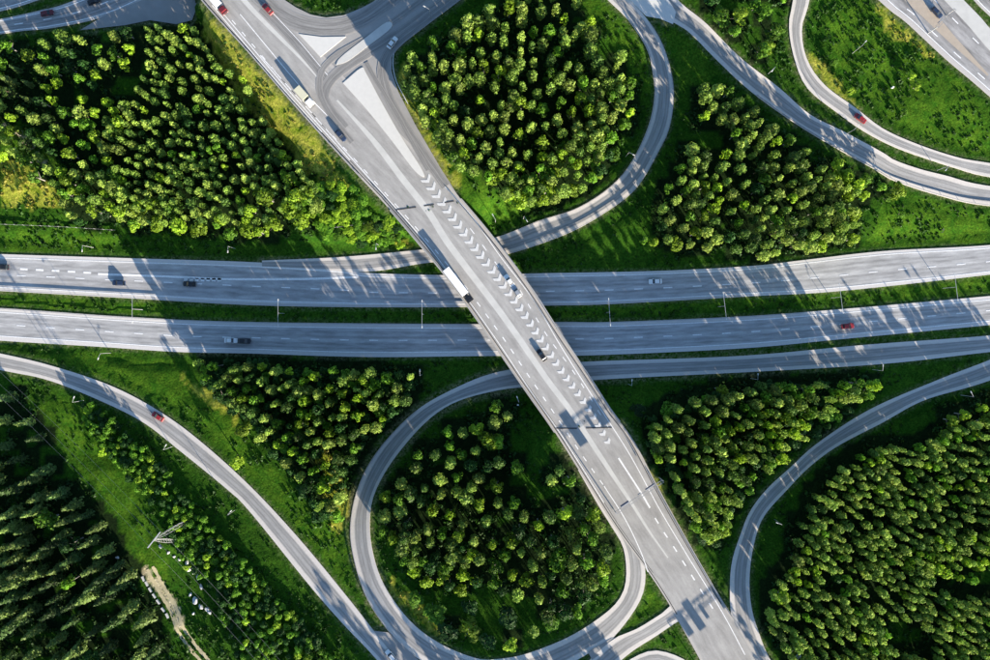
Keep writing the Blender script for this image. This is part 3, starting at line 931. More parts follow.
def ground_mat():
    m, nt, b = new_mat("grassland")
    geo = N(nt, "ShaderNodeNewGeometry")
    P = geo.outputs["Position"]
    def attr(nm):
        a = N(nt, "ShaderNodeAttribute"); a.attribute_name = nm
        return a.outputs["Fac"]
    n1 = ramp(nt, noise(nt, P, 0.05, 4, .6), [(0.35, 0.0), (0.65, 1.0)])
    n2 = ramp(nt, noise(nt, P, 0.35, 5, .7), [(0.32, 0.0), (0.68, 1.0)])
    n3 = ramp(nt, noise(nt, P, 1.6, 5, .75), [(0.35, 0.45), (0.65, 1.5)])
    g = mixc(nt, n1, (0.006, 0.032, 0.003), (0.018, 0.072, 0.005))
    g = mixc(nt, n2, g, (0.036, 0.095, 0.007))
    fl = mixc(nt, n2, (0.005, 0.012, 0.004), (0.012, 0.026, 0.006))  # dark forest floor; part of the woods' deep shade is in this colour
    dr = mixc(nt, n2, (0.11, 0.18, 0.008), (0.40, 0.38, 0.06))
    di = mixc(nt, n2, (0.40, 0.34, 0.20), (0.60, 0.53, 0.36))
    lu = mixc(nt, n2, (0.020, 0.085, 0.005), (0.075, 0.15, 0.010))
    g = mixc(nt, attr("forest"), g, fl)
    lm = N(nt, "ShaderNodeMath", operation='MULTIPLY'); nt.links.new(attr("lush"), lm.inputs[0])
    nt.links.new(ramp(nt, noise(nt, P, 0.12, 4, .65), [(0.30, 0.25), (0.60, 1.0)]), lm.inputs[1])
    g = mixc(nt, lm.outputs[0], g, lu)
    g = mixc(nt, attr("dry"), g, dr)
    vg = N(nt, "ShaderNodeMath", operation='MULTIPLY'); nt.links.new(attr("verge"), vg.inputs[0])
    nt.links.new(ramp(nt, noise(nt, P, 0.8, 4, .7), [(0.38, 0.0), (0.60, 1.0)]), vg.inputs[1])
    g = mixc(nt, vg.outputs[0], g, (0.13, 0.135, 0.07))
    g = mixc(nt, attr("dirt"), g, di)
    g = mixc(nt, 1.0, g, n3, 'MULTIPLY')
    nt.links.new(g, b.inputs["Base Color"])
    b.inputs["Roughness"].default_value = 1.0
    b.inputs["Specular IOR Level"].default_value = 0.05
    bp = N(nt, "ShaderNodeBump"); bp.inputs["Strength"].default_value = 0.6; bp.inputs["Distance"].default_value = 0.35
    nt.links.new(noise(nt, P, 0.9, 5, .7), bp.inputs["Height"])
    nt.links.new(bp.outputs[0], b.inputs["Normal"])
    return m


tme.polygons.foreach_set("use_smooth", np.ones(len(TF), bool))
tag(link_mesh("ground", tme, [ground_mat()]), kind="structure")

for rd in Road.all:
    rd.build()


def flat_poly(name, pts3, mat, kind="structure", skirt=0.0):
    me = bpy.data.meshes.new(name)
    bm = bmesh.new()
    vs = [bm.verts.new(p) for p in pts3]
    f = bm.faces.new(vs)
    if f.normal.z < 0 or sum(0 for _ in ()) : pass
    f.normal_update()
    if f.normal.z < 0: f.normal_flip()
    if skirt:
        r = bmesh.ops.extrude_face_region(bm, geom=[f])
        for v in r['geom']:
            if isinstance(v, bmesh.types.BMVert): v.co.z -= skirt
    bmesh.ops.triangulate(bm, faces=[f for f in bm.faces if len(f.verts) > 4])
    bmesh.ops.recalc_face_normals(bm, faces=bm.faces) if skirt else None
    bm.to_mesh(me); bm.free()
    o = link_mesh(name, me, [mat])
    if kind: tag(o, kind=kind)
    return o


for nm, poly, z, off, mk in PAVED:
    flat_poly(nm, [W(a, b, z + off) for a, b in poly], M[mk], skirt=0.0)

# ------------------------------------------------------------------ painted markings, medians and islands
def path_world(pts, z):
    return resample(np.array([W(a, b, z) for a, b in cr(np.array(pts, float))]), max(6, int(len(pts) * 8)))


def strip_quads(P, wd, V, F, v0=None, v1=None):
    d = np.gradient(P, axis=0)
    nrm = np.stack([-d[:, 1], d[:, 0], np.zeros(len(P))], 1)
    nrm /= np.linalg.norm(nrm, axis=1)[:, None]
    b = len(V)
    for p, n in zip(P, nrm):
        V += [tuple(p + n * wd / 2), tuple(p - n * wd / 2)]
    for i in range(len(P) - 1):
        F.append((b + 2 * i, b + 2 * i + 1, b + 2 * i + 3, b + 2 * i + 2))


MV, MF = [], []


def mark_px(pts, z, wd, dash=None, off=0.035):
    Q = path_world(pts, z + off)
    d = np.r_[0, np.cumsum(np.hypot(*np.diff(Q[:, :2], axis=0).T))]
    at = lambda a: np.array([np.interp(a, d, Q[:, i]) for i in range(3)])
    if dash is None:
        strip_quads(Q, wd, MV, MF)
    else:
        s = 0
        while s < d[-1]:
            e = min(s + dash[0], d[-1])
            strip_quads(np.array([at(s), at((s + e) / 2), at(e)]), wd, MV, MF)
            s += dash[0] + dash[1]


def mark_road(rd, u, wd, dash=None, v0=0, v1=None, off=0.04):
    v1 = rd.v[-1] if v1 is None else v1
    if dash is None:
        vs = np.arange(v0, v1, 3.0)
        P = np.array([rd.at(v, u) for v in vs]) + np.array([0, 0, off])
        if len(P) > 2: strip_quads(P, wd, MV, MF)
    else:
        s = v0
        while s + dash[0] < v1:
            P = np.array([rd.at(v, u) for v in np.linspace(s, s + dash[0], 3)]) + np.array([0, 0, off])
            strip_quads(P, wd, MV, MF)
            s += dash[0] + dash[1]


ZT = ZM + .09
# main road
mark_px([(428, 168), (470, 214), (500, 256), (535, 302), (560, 345), (600, 408), (630, 455), (660, 510), (690, 560), (722, 612), (745, 655)], ZT, .28)
mark_px([(260, 55), (311, 112), (362, 170), (394, 206), (426, 243), (456, 283), (484, 322), (508, 357), (534, 396), (562, 436), (596, 490), (604, 503)], ZT, .28)
mark_px([(477, 302), (488, 317), (506, 342), (526, 372), (552, 410), (580, 452), (604, 486)], ZT, .32, (1.9, 2.9))
mark_px([(232, 20), (300, 100), (360, 165), (420, 232), (470, 292)], ZT, .30, (1.9, 3.2))
mark_px([(222, 12), (290, 92), (350, 160)], ZT, .28)
mark_px([(212, 5), (280, 85), (322, 132)], ZT, .28)
mark_px([(240, 14), (305, 92), (340, 128)], ZT, .28)
mark_px([(520, 290), (546, 334), (575, 374), (610, 430)], ZT, .28, (1.9, 3.4))
mark_px([(604, 486), (625, 519), (640, 550), (648, 572)], ZT, .30)
mark_px([(618.5, 458), (640.5, 492), (650, 508)], ZT, .55)
mark_px([(655, 518), (665, 534), (675, 549), (692, 576), (702, 592), (715, 612)], ZT, .42, (2.2, 3.4))
mark_px([(272, 12), (300, 42), (330, 78)], ZT, .22)
mark_px([(470, 228), (520, 296)], ZT, .28, (2.4, 4.5))
# junction
mark_px([(290, 30), (312, 33), (335, 36), (358, 30), (388, 10)], 7.05, .2)
mark_px([(410, 32), (398, 44), (393, 60), (396, 80), (408, 104)], 7.05, .2)
# others
for rd, us, dash_u in ((north, (.10, .90), (.56,)), (south, (.13, .86), (.50,)), (nem, (.10, .78), (.2, .64)), (nw, (.12, .88), (.5,)), (nw2, (.2, .86), (.5,)), (nem2, (.1, .6), ())):
    for u in us: mark_road(rd, u, .32)
    for u in dash_u: mark_road(rd, u, .36, (3.0, 7.0))
mark_px([(20, 269), (60, 271), (92, 273)], 0, .7, (2.6, 2.8))        # merge dashes at the end of the ramp lane
mark_px([(98, 274), (140, 275.5), (180, 277), (225, 279), (300, 279), (358, 277)], 0, .75)
for i in range(7):                                                    # stubby merge blocks
    mark_px([(184 + i * 5.6, 279.6), (187.5 + i * 5.6, 279.8)], 0, 1.1)
mp_o = mesh_from("lane_markings", MV, MF, [M['paint']]); tag(mp_o, kind="structure")

GV, GF = [], []
_mv, _mf = MV, MF
for u, a_, b_2 in ((.038, 0, 1), (.945, .35, 1), (.075, .3, .95)):
    vs = np.arange(main.v[-1] * a_, main.v[-1] * b_2 * .86, 3.0)
    strip_quads(np.array([main.at(v, u) for v in vs]) + np.array([0, 0, .03]), .30 if u != .075 else .16, GV, GF)
tag(mesh_from("gutter_line", GV, GF, [M['joint']]), kind="structure")

# chevrons along the bridge
CV, CF = [], []
Q = path_world([(428, 181), (450, 213), (473, 245), (520, 308), (561, 370), (588, 407.6), (609, 443)], ZT + .05)
d = np.r_[0, np.cumsum(np.hypot(*np.diff(Q[:, :2], axis=0).T))]
ncv = 35
for s in np.linspace(0, d[-1], ncv):
    p = np.array([np.interp(s, d, Q[:, i]) for i in range(3)])
    q = np.array([np.interp(min(s + .5, d[-1]) if s < d[-1] - .4 else s, d, Q[:, i]) for i in range(3)])
    tdir = np.array([.62, -.785, 0])
    sdir = np.array([.785, .62, 0])
    k = 1.0 - .38 * s / d[-1]
    wv, th, bk = 1.8 * k, 1.0, 1.4 * k
    tip = p + tdir * bk * .5
    pts = [tip, p - tdir * bk * .6 + sdir * wv, p - tdir * (bk * .6 + th) + sdir * wv, tip - tdir * th * 1.25, p - tdir * (bk * .6 + th) - sdir * wv, p - tdir * bk * .6 - sdir * wv]
    b = len(CV)
    CV += [tuple(x) for x in pts]
    CF += [(b, b + 1, b + 2, b + 3), (b, b + 3, b + 4, b + 5)]
o = mesh_from("chevron_markings", CV, CF, [M['worn_paint']]); tag(o, kind="structure")
for v in range(1):
    me = o.data
    for p in me.polygons:
        pass

# bleached centre strip, islands, sandy strips
def ribbon(name, pts, z, wds, mat, off):
    Q = path_world(pts, z + off)
    w_ = np.interp(np.linspace(0, 1, len(Q)), np.linspace(0, 1, len(wds)), wds)
    dd = np.gradient(Q, axis=0)
    nn = np.stack([-dd[:, 1], dd[:, 0], np.zeros(len(Q))], 1); nn /= np.linalg.norm(nn, axis=1)[:, None]
    V = []
    for p, n, ww in zip(Q, nn, w_): V += [tuple(p + n * ww / 2), tuple(p - n * ww / 2)]
    F = [(2 * i, 2 * i + 1, 2 * i + 3, 2 * i + 2) for i in range(len(Q) - 1)]
    return tag(mesh_from(name, V, F, [mat]), kind="structure")


ribbon("median_strip", [(337, 100), (373, 140), (402, 178), (428.5, 212), (446, 240), (469, 271), (495, 305), (518, 337), (546, 378), (570, 410), (591, 442), (612.7, 475), (632, 504), (649, 531), (668, 558)], ZT, [.6, 1.9, 2.2, 2.2, 2.1, 2.0, 1.8, 1.6, 1.0, .4], M['strip'], .02)
ribbon("median_strip", [(180, -75), (244, 0), (264.6, 22), (300, 57.5), (318, 78)], ZT, [1.6, 1.7, 1.6, 1.2, .4], M['strip'], .02)
ribbon("sandy_strip", [(868, -45), (914, 0), (932, 18), (951, 38), (970, 57), (988, 75)], 3.0, [4.8, 4.8, 4.2, 3.4, 2, .6], M['sand'], .05)
ribbon("pale_strip", [(905, -52), (954, 0), (975, 22), (992, 42), (1050, 105)], 3.0, [4, 4.6, 5, 5, 4], M['strip'], .05)


def island(name, pts, z, mat, hgt=.14):
    me = bpy.data.meshes.new(name)
    bm = bmesh.new()
    P = cr(np.array(pts + [pts[0]], float), 4)[:-1] if len(pts) > 5 else np.array(pts, float)
    f = bm.faces.new([bm.verts.new(W(a, b, z - .05)) for a, b in P])
    r = bmesh.ops.extrude_face_region(bm, geom=[f])
    for v in r['geom']:
        if isinstance(v, bmesh.types.BMVert): v.co.z += hgt + .05
    bmesh.ops.recalc_face_normals(bm, faces=bm.faces)
    bm.to_mesh(me); bm.free()
    return tag(link_mesh(name, me, [mat]), kind="structure")


island("traffic_island", [(299, 34), (322, 37), (346, 36.5), (320.5, 57)], ZM + .09, M['island'])
island("traffic_island", [(336, 65), (341, 57), (364, 39), (387, 22), (391, 28), (368, 46), (348, 61)], ZM + .09, M['strip'])
island("traffic_island", [(343, 83), (361, 68), (366, 73), (382, 103), (402, 138), (421, 168), (424, 177), (414, 170), (392, 141), (368, 111)], ZM + .09, M['island'])

# ------------------------------------------------------------------ the bridge
span = np.where((py_main > BR0 - 1) & (py_main < BR1 + 1))[0]
br = empty("road_bridge", tuple(main.C[span[0]] * [1, 1, 0]))
tag(br, "long concrete overpass carrying the wide diagonal road over the highway", "bridge")
bl = np.array(br.location)
PA, PB = main.PA[span] - bl, main.PB[span] - bl
ab = (PB - PA); ab /= np.linalg.norm(ab, axis=1)[:, None]
def prism_along(name, A, B, ztop, zbot, mat, parent):
    V, F = [], []
    n = len(A)
    for a, b in zip(A, B):
        V += [(a[0], a[1], a[2] + ztop), (b[0], b[1], b[2] + ztop), (b[0], b[1], b[2] + zbot), (a[0], a[1], a[2] + zbot)]
    for i in range(n - 1):
        for k in range(4):
            F.append((4 * i + k, 4 * i + (k + 1) % 4, 4 * i + 4 + (k + 1) % 4, 4 * i + 4 + k))
    F += [(0, 1, 2, 3), (4 * n - 1, 4 * n - 2, 4 * n - 3, 4 * n - 4)]
    o = mesh_from(name, V, F, [mat], parent)
    bm = bmesh.new(); bm.from_mesh(o.data); bmesh.ops.recalc_face_normals(bm, faces=bm.faces); bm.to_mesh(o.data); bm.free()
    return o
prism_along("deck", PA - ab * .35, PB + ab * .35, -.10, -1.5, M['concrete'], br)
prism_along("kerb", PA - ab * .30, PA + ab * .15, .28, .01, M['concrete'], br)
prism_along("kerb", PB - ab * .15, PB + ab * .30, .28, .01, M['concrete'], br)
for A_, s_ in ((PA, 1), (PB, -1)):
    prism_along("parapet", A_ + ab * (-.06 * s_) , A_ + ab * (.06 * s_), 1.15, 1.0, M['galv'], br)
for yy in (312.5, 358.5, 232):
    # piers in the medians between the carriageways
    for u in (.12, .37, .63, .88):
        i = int(np.argmin(abs(py_main - (yy + (u - .5) * 0))))
        c = main.PA[i] * (1 - u) + main.PB[i] * u
        # slide along the road until the pier stands at the wanted photo height
        dirv = (main.C[i + 1] - main.C[i - 1]); dirv /= np.linalg.norm(dirv)
        want = (330 - yy) * S
        c = c + dirv * ((want - c[1]) / dirv[1])
        b = MB(); b.tube((c[0] - bl[0], c[1] - bl[1], -.8), (c[0] - bl[0], c[1] - bl[1], 5.65), .5, .5, 12)
        b.build("pier", M['concrete'], br)
# expansion joints, part of the bridge
for segs in ([(396, 209.8), (416, 207)], [(424, 205.8), (434, 204.3)], [(444.5, 202.5), (454, 201)], [(555, 428.3), (577, 428.3)], [(586, 428), (612, 427.5)]):
    V, F = [], []
    Q = np.array([W(a, b, ZT + .07) for a, b in segs]) - bl
    Q = np.array([Q[0], (Q[0] + Q[1]) / 2, Q[1]])
    strip_quads(Q, .42, V, F)
    mesh_from("expansion_joint", V, F, [M['joint']], br)

# ------------------------------------------------------------------ guard rails
def guard_rail(pts, z, label, step=6.0, from_road=None):
    if from_road:
        rd, u, v0, v1 = from_road
        Q = np.array([rd.at(v, u) for v in np.arange(v0, v1, 3.0)])
    else:
        Q = path_world(pts, z)
    o0 = Q[0].copy()
    root = empty("guard_rail", tuple(o0)); tag(root, label, "guard rail", "guard rails along the roads")
    L = Q - o0
    V, F = [], []
    for p in L: pass
    d = np.gradient(L, axis=0); nn = np.stack([-d[:, 1], d[:, 0], np.zeros(len(L))], 1); nn /= np.linalg.norm(nn, axis=1)[:, None]
    a, b = L - nn * .09, L + nn * .09
    prism_along("rail", a, b, .78, .50, M['rail'], root)
    s = np.r_[0, np.cumsum(np.hypot(*np.diff(L[:, :2], axis=0).T))]
    proto = None
    for t in np.arange(0, s[-1], step)[:95]:
        p = [np.interp(t, s, L[:, i]) for i in range(3)]
        if proto is None:
            bx = MB().box(-.05, .05, -.05, .05, -.3, .55); proto = bx.build("post", M['galv'], root); c = proto
        else:
            c = proto.copy(); COL.objects.link(c); c.parent = root
        c.location = p
    return root


vB0 = float(np.interp(BR0, py_main, main.v)); vB1 = float(np.interp(BR1, py_main, main.v))
guard_rail(None, 0, "inner steel rail along the west side of the overpass", from_road=(main, .055, vB0 - 10, vB1 + 8))
guard_rail(None, 0, "inner steel rail along the east side of the overpass", from_road=(main, .93, vB0 - 4, vB1 + 18))
guard_rail(None, 0, "steel rail at the outer edge of the road above the yellow grass verge", from_road=(main, .012, 20, vB0 - 12))
guard_rail(None, 0, "steel rail on the outer edge of the main road below the overpass", from_road=(main, .985, vB1 + 20, vB1 + 80))
guard_rail(None, 0, "steel rail on the median side of the upper highway carriageway", from_road=(north, .975, 30, 300), step=8)
guard_rail(None, 0, "steel rail on the median side of the lower highway carriageway", from_road=(south, .02, 30, 320), step=8)
guard_rail(None, 0, "steel rail around the outer bend of the upper loop", from_road=(loopn, .97, 60, 190))
guard_rail(None, 0, "steel rail around the inner bend of the upper loop", from_road=(loopn, .03, 90, 190))
guard_rail(None, 0, "steel rail around the outside of the lower loop", from_road=(loops, .03, 235, 330))
guard_rail(None, 0, "steel rail on the wood side of the north-east road", from_road=(ne, .03, 75, 200))

# ------------------------------------------------------------------ road height under a photo point
def surf(px, py, road):
    p, v, u, dv = road.locate(px, py)
    return p, math.atan2(dv[1], dv[0])


# ------------------------------------------------------------------ vehicles
def make_car(paint, length=4.5, width=1.82, estate=False):
    root = empty("car")
    L, Wd = length / 2, width / 2
    bm = bmesh.new()
    st = [(-L, .80, .36, .72), (-L + .12, .95, .30, .86), (-L * .55, 1.0, .26, .93), (0, 1.0, .26, .95), (L * .45, 1.0, .26, .92), (L * .85, .96, .28, .80), (L, .78, .36, .62)]
    rings = []
    for x, wf, z0, z1 in st:
        w1 = Wd * wf
        rings.append([bm.verts.new(p) for p in ((x, -w1 * .96, z0), (x, w1 * .96, z0), (x, w1, (z0 + z1) / 2), (x, w1 * .9, z1), (x, -w1 * .9, z1), (x, -w1, (z0 + z1) / 2))])
    for a, b in zip(rings, rings[1:]):
        for i in range(6): bm.faces.new((a[i], a[(i + 1) % 6], b[(i + 1) % 6], b[i]))
    bm.faces.new(rings[0][::-1]); bm.faces.new(rings[-1])
    bmesh.ops.recalc_face_normals(bm, faces=bm.faces)
    me = bpy.data.meshes.new("body"); bm.to_mesh(me); bm.free()
    link_mesh("body", me, [M[paint]], root)
    back = -L * .88 if estate else -L * .72
    x0, x1, x2, x3 = back, back + .35, L * .10, L * .42
    V = []
    for x, w1, z in ((x0, .86, .90), (x1, .70, 1.42), (x2, .70, 1.44), (x3, .84, .91)):
        V += [(x, -Wd * w1, z), (x, Wd * w1, z)]
    mesh_from("window_glass", V, [(0, 1, 3, 2), (4, 5, 7, 6), (0, 2, 4, 6), (1, 7, 5, 3)], [M['glass']], root)
    MB().box(x1 - .02, x2 + .02, -Wd * .715, Wd * .715, 1.425, 1.475, .04).build("roof", M[paint], root)
    for x in (-L * .60, L * .62):
        for sgn in (-1, 1):
            b = MB(); b.tube((x, sgn * (Wd - .20), .33), (x, sgn * (Wd - .01), .33), .33, .33, 14)
            wh = b.build("wheel", M['tyre'], root)
            b = MB(); b.tube((x, sgn * (Wd - .02), .33), (x, sgn * (Wd + .005), .33), .2, .18, 10)
            b.build("rim", M['rim'], wh)
    for sgn in (-1, 1):
        MB().box(L - .16, L - .03, sgn * Wd * .62 - .17, sgn * Wd * .62 + .17, .52, .68).build("headlight", M['lens'], root)
        MB().box(-L + .0, -L + .10, sgn * Wd * .66 - .15, sgn * Wd * .66 + .15, .56, .72).build("tail_light", M['red_lens'], root)
        MB().box(x3 - .25, x3 - .08, sgn * (Wd + .09) - .1, sgn * (Wd + .09) + .1, .92, 1.05).build("mirror", M[paint], root)
    return root


protos = {}
CARS = [  # px, py, paint, road, forward?, label, estate
 (655, 281.5, 'paint_white', north, -1, 'white car with dark glass alone on the upper highway right of the overpass', False),
 (847, 326, 'paint_red', south, 1, 'bright red car on the lower highway near the right picture edge', False),
 (158.5, 416.5, 'paint_red', west, -1, 'red car driving the curving slip road at the lower left', False),
 (859.5, 118.5, 'paint_red', r3, -1, 'red car on the upper right ramp beside the grassy field', False),
 (190, 284, 'paint_black', north, -1, 'black car on the upper highway below the row of stubby merge marks', False),
 (119.5, 283, 'paint_navy', north, -1, 'dark blue car on the upper highway at the edge of the tree shadow', True),
 (3, 267, 'paint_black', north, -1, 'dark car cut by the left picture edge on the upper highway', True),
 (231.5, 340.5, 'paint_white', south, 1, 'white car close behind a black one on the lower highway', False),
 (245, 341, 'paint_black', south, 1, 'black car just ahead of the white one on the lower highway', True),
 (268, 9.5, 'paint_red', main, -1, 'red car on the main road at the top picture edge', False),
 (341, 136, 'paint_navy', main, 1, 'dark blue car on the main road left of the long pale island', True),
 (541.5, 355, 'paint_black', main, -1, 'black car on the overpass beside the chevron marks', False),
 (509, 280.5, 'paint_white', main, -1, 'rear one of two small cars on the overpass east lane, nearer the loop', False),
 (516.5, 291.5, 'paint_silver', main, -1, 'silver car on the overpass east lane below its white companion', False),
 (391, 655, 'paint_white', west, -1, 'white car at the bottom merge of slip road and lower loop', True),
 (48, 13.5, 'paint_darkred', nw, 1, 'dark red car on the shaded motorway in the upper left corner', False),
 (95, 1.5, 'paint_black', nw, 1, 'dark car at the top picture edge on the upper left motorway', False),
 (936, 13, 'paint_navy', nem, 1, 'dark car beside the gantry on the upper right motorway', True),
]
for px, py, pt, rd, fw, lab, est in CARS:
    key = (pt, est)
    if key not in protos:
        protos[key] = c = make_car(pt, estate=est)
    else:
        c = copy_tree(protos[key])
    p, a = surf(px, py, rd)
    c.location = (p[0], p[1], p[2] + .03)
    c.rotation_euler = (0, 0, a + (0 if fw > 0 else math.pi))
    tag(c, lab, "car", "cars driving on the roads")
c = copy_tree(protos[('paint_white', False)])
p = W(392.5, 43, 7.1); c.location = (p[0], p[1], p[2]); c.rotation_euler = (0, 0, R(52)); tag(c, "white car waiting in the junction bend at the tip of the upper loop wood", "car", "cars driving on the roads")


def make_lorry(name, px, py, road, fw, cargo_len, cab_paint, box_mat, label, rows=3):
    p, a = surf(px, py, road)
    root = empty(name, (p[0], p[1], p[2] + .03), a + (0 if fw > 0 else math.pi))
    tag(root, label, "truck", "trucks on the main road")
    L = cargo_len / 2
    top_z = 3.6 if L > 4 else 2.9
    MB().box(-L, L, -1.25, 1.25, 1.05, top_z).build("cargo_box", box_mat, root, .05)
    MB().box(-L + .1, L + 2.9, -.5, .5, .65, 1.0).build("chassis", M['dark_steel'], root)
    cab = MB().box(L + .75, L + 2.9, -1.22, 1.22, .75, 2.3).box(L + .8, L + 2.55, -1.15, 1.15, 2.302, min(3.1, top_z), .12).build("cab", M[cab_paint], root, .04)
    MB().box(L + 2.905, L + 2.93, -1.05, 1.05, 1.6, 2.25).build("windscreen", M['glass'], cab)
    xs = [-L + .9, -L + 2.1][:rows - 1] + [L + 1.7] + ([-L + 3.3] if rows > 3 else [])
    for x in xs:
        for sgn in (-1, 1):
            b = MB(); b.tube((x, sgn * .85, .5), (x, sgn * 1.2, .5), .5, .5, 14); b.build("wheel", M['tyre'], root)
    for sgn in (-1, 1):
        MB().box(L + 2.9, L + 2.96, sgn * .9 - .15, sgn * .9 + .15, .95, 1.15).build("headlight", M['lens'], root)
    return root


make_lorry("truck", 456, 282, main, 1, 10.6, 'paint_black', M['tarp'], "long white semi-trailer truck with dark cab on the overpass west lane", 4)
make_lorry("truck", 302.5, 94.5, main, 1, 4.6, 'paint_white', M['paint_cream'], "cream delivery truck on the main road left of the junction islands")
make_lorry("truck", 216.5, 2.5, main, 1, 4.6, 'paint_darkred', M['tarp'], "white box truck with dark red cab at the top picture edge")

# ------------------------------------------------------------------ lamps
def make_twin_lamp():
    r = empty("street_lamp")
    MB().tube((0, 0, -1.0), (0, 0, 10.0), .11, .06, 8).build("pole", M['galv'], r)
    MB().bar((0, -4.0, 10.05), (0, 4.0, 10.05), .11, .10).build("arm", M['galv'], r)
    for s in (-1, 1):
        MB().box(-.15, .15, s * 4.3 - .4, s * 4.3 + .4, 9.93, 10.1, .04).build("lamp_head", M['lens'], r)
    return r


def make_lamp():
    r = empty("street_lamp")
    MB().tube((0, 0, -1.0), (0, 0, 9.2), .10, .05, 8).build("pole", M['galv'], r)
    MB().bar((0, 0, 9.2), (1.6, 0, 9.5), .09, .09).build("arm", M['galv'], r)
    MB().box(1.4, 2.2, -.16, .16, 9.42, 9.6, .05).build("lamp_head", M['lens'], r)
    return r


twin = make_twin_lamp()
TW = [(132, 309, 'in the highway median at its far left end'), (278, 313, 'in the shaded highway median left of the overpass, second from the left'),
      (422, 314, 'in the highway median just left of the overpass'), (609.5, 312, 'in the highway median first to the right of the overpass'),
      (725, 306, 'in the highway median above the gap between the two right woods'), (841, 297, 'in the highway median above the bright red car'),
      (956, 287, 'in the highway median by the right picture edge')]
for i, (px, py, ph) in enumerate(TW):
    o = twin if i == 0 else copy_tree(twin)
    x, y, _ = W(px, py, 9.8)
    o.location = (x, y, float(sample(GZ, x, y)[0]))
    o.rotation_euler = (0, 0, R(0 if px < 500 else 4 if px < 700 else 7))
    tag(o, "twin-armed street lamp " + ph, "street lamp", "twin-armed lamps in the highway median")
lamp = make_lamp()
LP = [  # head px, py, arm direction (deg), label
 (492.5, 214, 120, 'beside the overpass at the foot of the upper loop wood'),
 (82, 251, -90, 'on the grass bank above the upper highway at the left'),
 (228, 252, -90, 'above the upper highway in the dark verge under the planted wood'),
 (376, 249, -90, 'above the upper highway near the overpass abutment'),
 (527, 221, -60, 'on the inner side of the upper loop ramp by the overpass'),
 (634, 155, -30, 'at the tight inner bend of the upper loop'),
 (420, 370, 90, 'under the lower highway above the lower loop'),
 (517, 397, 110, 'beside the lower loop where it leaves the overpass'),
 (632, 380, 90, 'below the ramp right of the overpass'),
 (758, 374, 90, 'below the ramp at the top of the right-hand wood'),
 (883, 365, 90, 'between the ramp and the right slip road'),
 (971, 392, 120, 'under the right slip road near the picture edge'),
 (777, 523, 160, 'in the dark ground right of the bend of the right slip road'),
 (98, 359, -110, 'between the lower highway and the left slip road'),
 (74, 397, 70, 'below the left slip road beside the striped tree shadow'),
 (166, 445, 60, 'below the slip road just past the red car'),
 (231, 511, 50, 'beside the lower stretch of the left slip road'),
 (858, 125, 50, 'between the upper right ramp and the north-east road'),
 (772, 71, -130, 'on the grass above the north-east road left of the ramp'),
 (946, 170, -130, 'between the two roads leaving at the right picture edge'),
 (424, 6, 150, 'in the upper junction road at the top picture edge'),
 (866, 41, 50, 'standing in the grass field inside the upper right ramp'),
]
for i, (px, py, ang, ph) in enumerate(LP):
    o = lamp if i == 0 else copy_tree(lamp)
    x, y, z = ground_px(px, py, 9.4)
    x -= 1.9 * math.cos(R(ang)); y -= 1.9 * math.sin(R(ang))
    o.location = (x, y, float(sample(GZ, x, y)[0]))
    o.rotation_euler = (0, 0, R(ang))
    tag(o, "single-armed street lamp " + ph, "street lamp", "single-armed lamps beside the roads")


# ------------------------------------------------------------------ sign gantries
def gantry(a, b, base, label, signs, hgt=7.2):
    """a, b photo points of the beam's ends; signs = (t0, t1, z0, z1)"""
    A = Vector(W(a[0], a[1], base + hgt)); B = Vector(W(b[0], b[1], base + hgt))
    org = Vector((A.x, A.y, base))
    r = empty("sign_gantry", tuple(org)); tag(r, label, "sign gantry", "sign gantries over the roads")
    A, B = A - org, B - org
    D = B - A
    n = Vector((-D.y, D.x, 0)).normalized()
    for P in (A, B):
        MB().tube((P.x, P.y, -1.5), (P.x, P.y, hgt + .3), .2, .16, 8).build("post", M['galv'], r)
    b_ = MB()
    for s in (-.45, .45):
        for z in (-.35, .35):
            b_.bar(A + n * s + Vector((0, 0, z)), B + n * s + Vector((0, 0, z)), .09, .09)
    k = max(6, int(D.length / 1.6))
    for i in range(k):
        p, q = A + D * (i / k), A + D * ((i + 1) / k)
        sg = 1 if i % 2 else -1
        b_.bar(p + n * .45 * sg + Vector((0, 0, .35)), q - n * .45 * sg + Vector((0, 0, .35)), .08, .08)
        b_.bar(p + n * .45 + Vector((0, 0, .35 * sg)), q + n * .45 - Vector((0, 0, .35 * sg)), .08, .08)
    b_.build("truss", M['rail'], r)
    for t0, t1, z0, z1 in signs:
        p, q = A + D * t0 + n * .72, A + D * t1 + n * .72
        zc = (z0 + z1) / 2
        s_ = MB().bar(Vector((p.x, p.y, zc)), Vector((q.x, q.y, zc)), .12, z1 - z0).build("sign_panel", M['sign_blue'], r)
        MB().bar(Vector((p.x, p.y, z1 + .06)), Vector((q.x, q.y, z1 + .06)), .2, .1).build("sign_frame", M['galv'], s_)
    return r


gantry((616, 513), (663, 481), 7, "slim sign gantry over the main road where the lower loop joins", [(.13, .30, 5.3, 8.2), (.66, .84, 5.6, 7.8), (.50, .56, 5.9, 7.0)], 7.3)
gantry((728, 712), (800, 655), 7, "sign gantry over the road at the bottom picture edge", [(.10, .18, 5.6, 7.6), (.24, .33, 5.4, 7.9), (.38, .42, 5.8, 7.0), (.6, .66, 5.6, 7.2)], 7.3)
gantry((937, 27), (955, 9), 3, "small gantry across the upper right motorway", [(.2, .45, 5.4, 7.0)], 6.6)

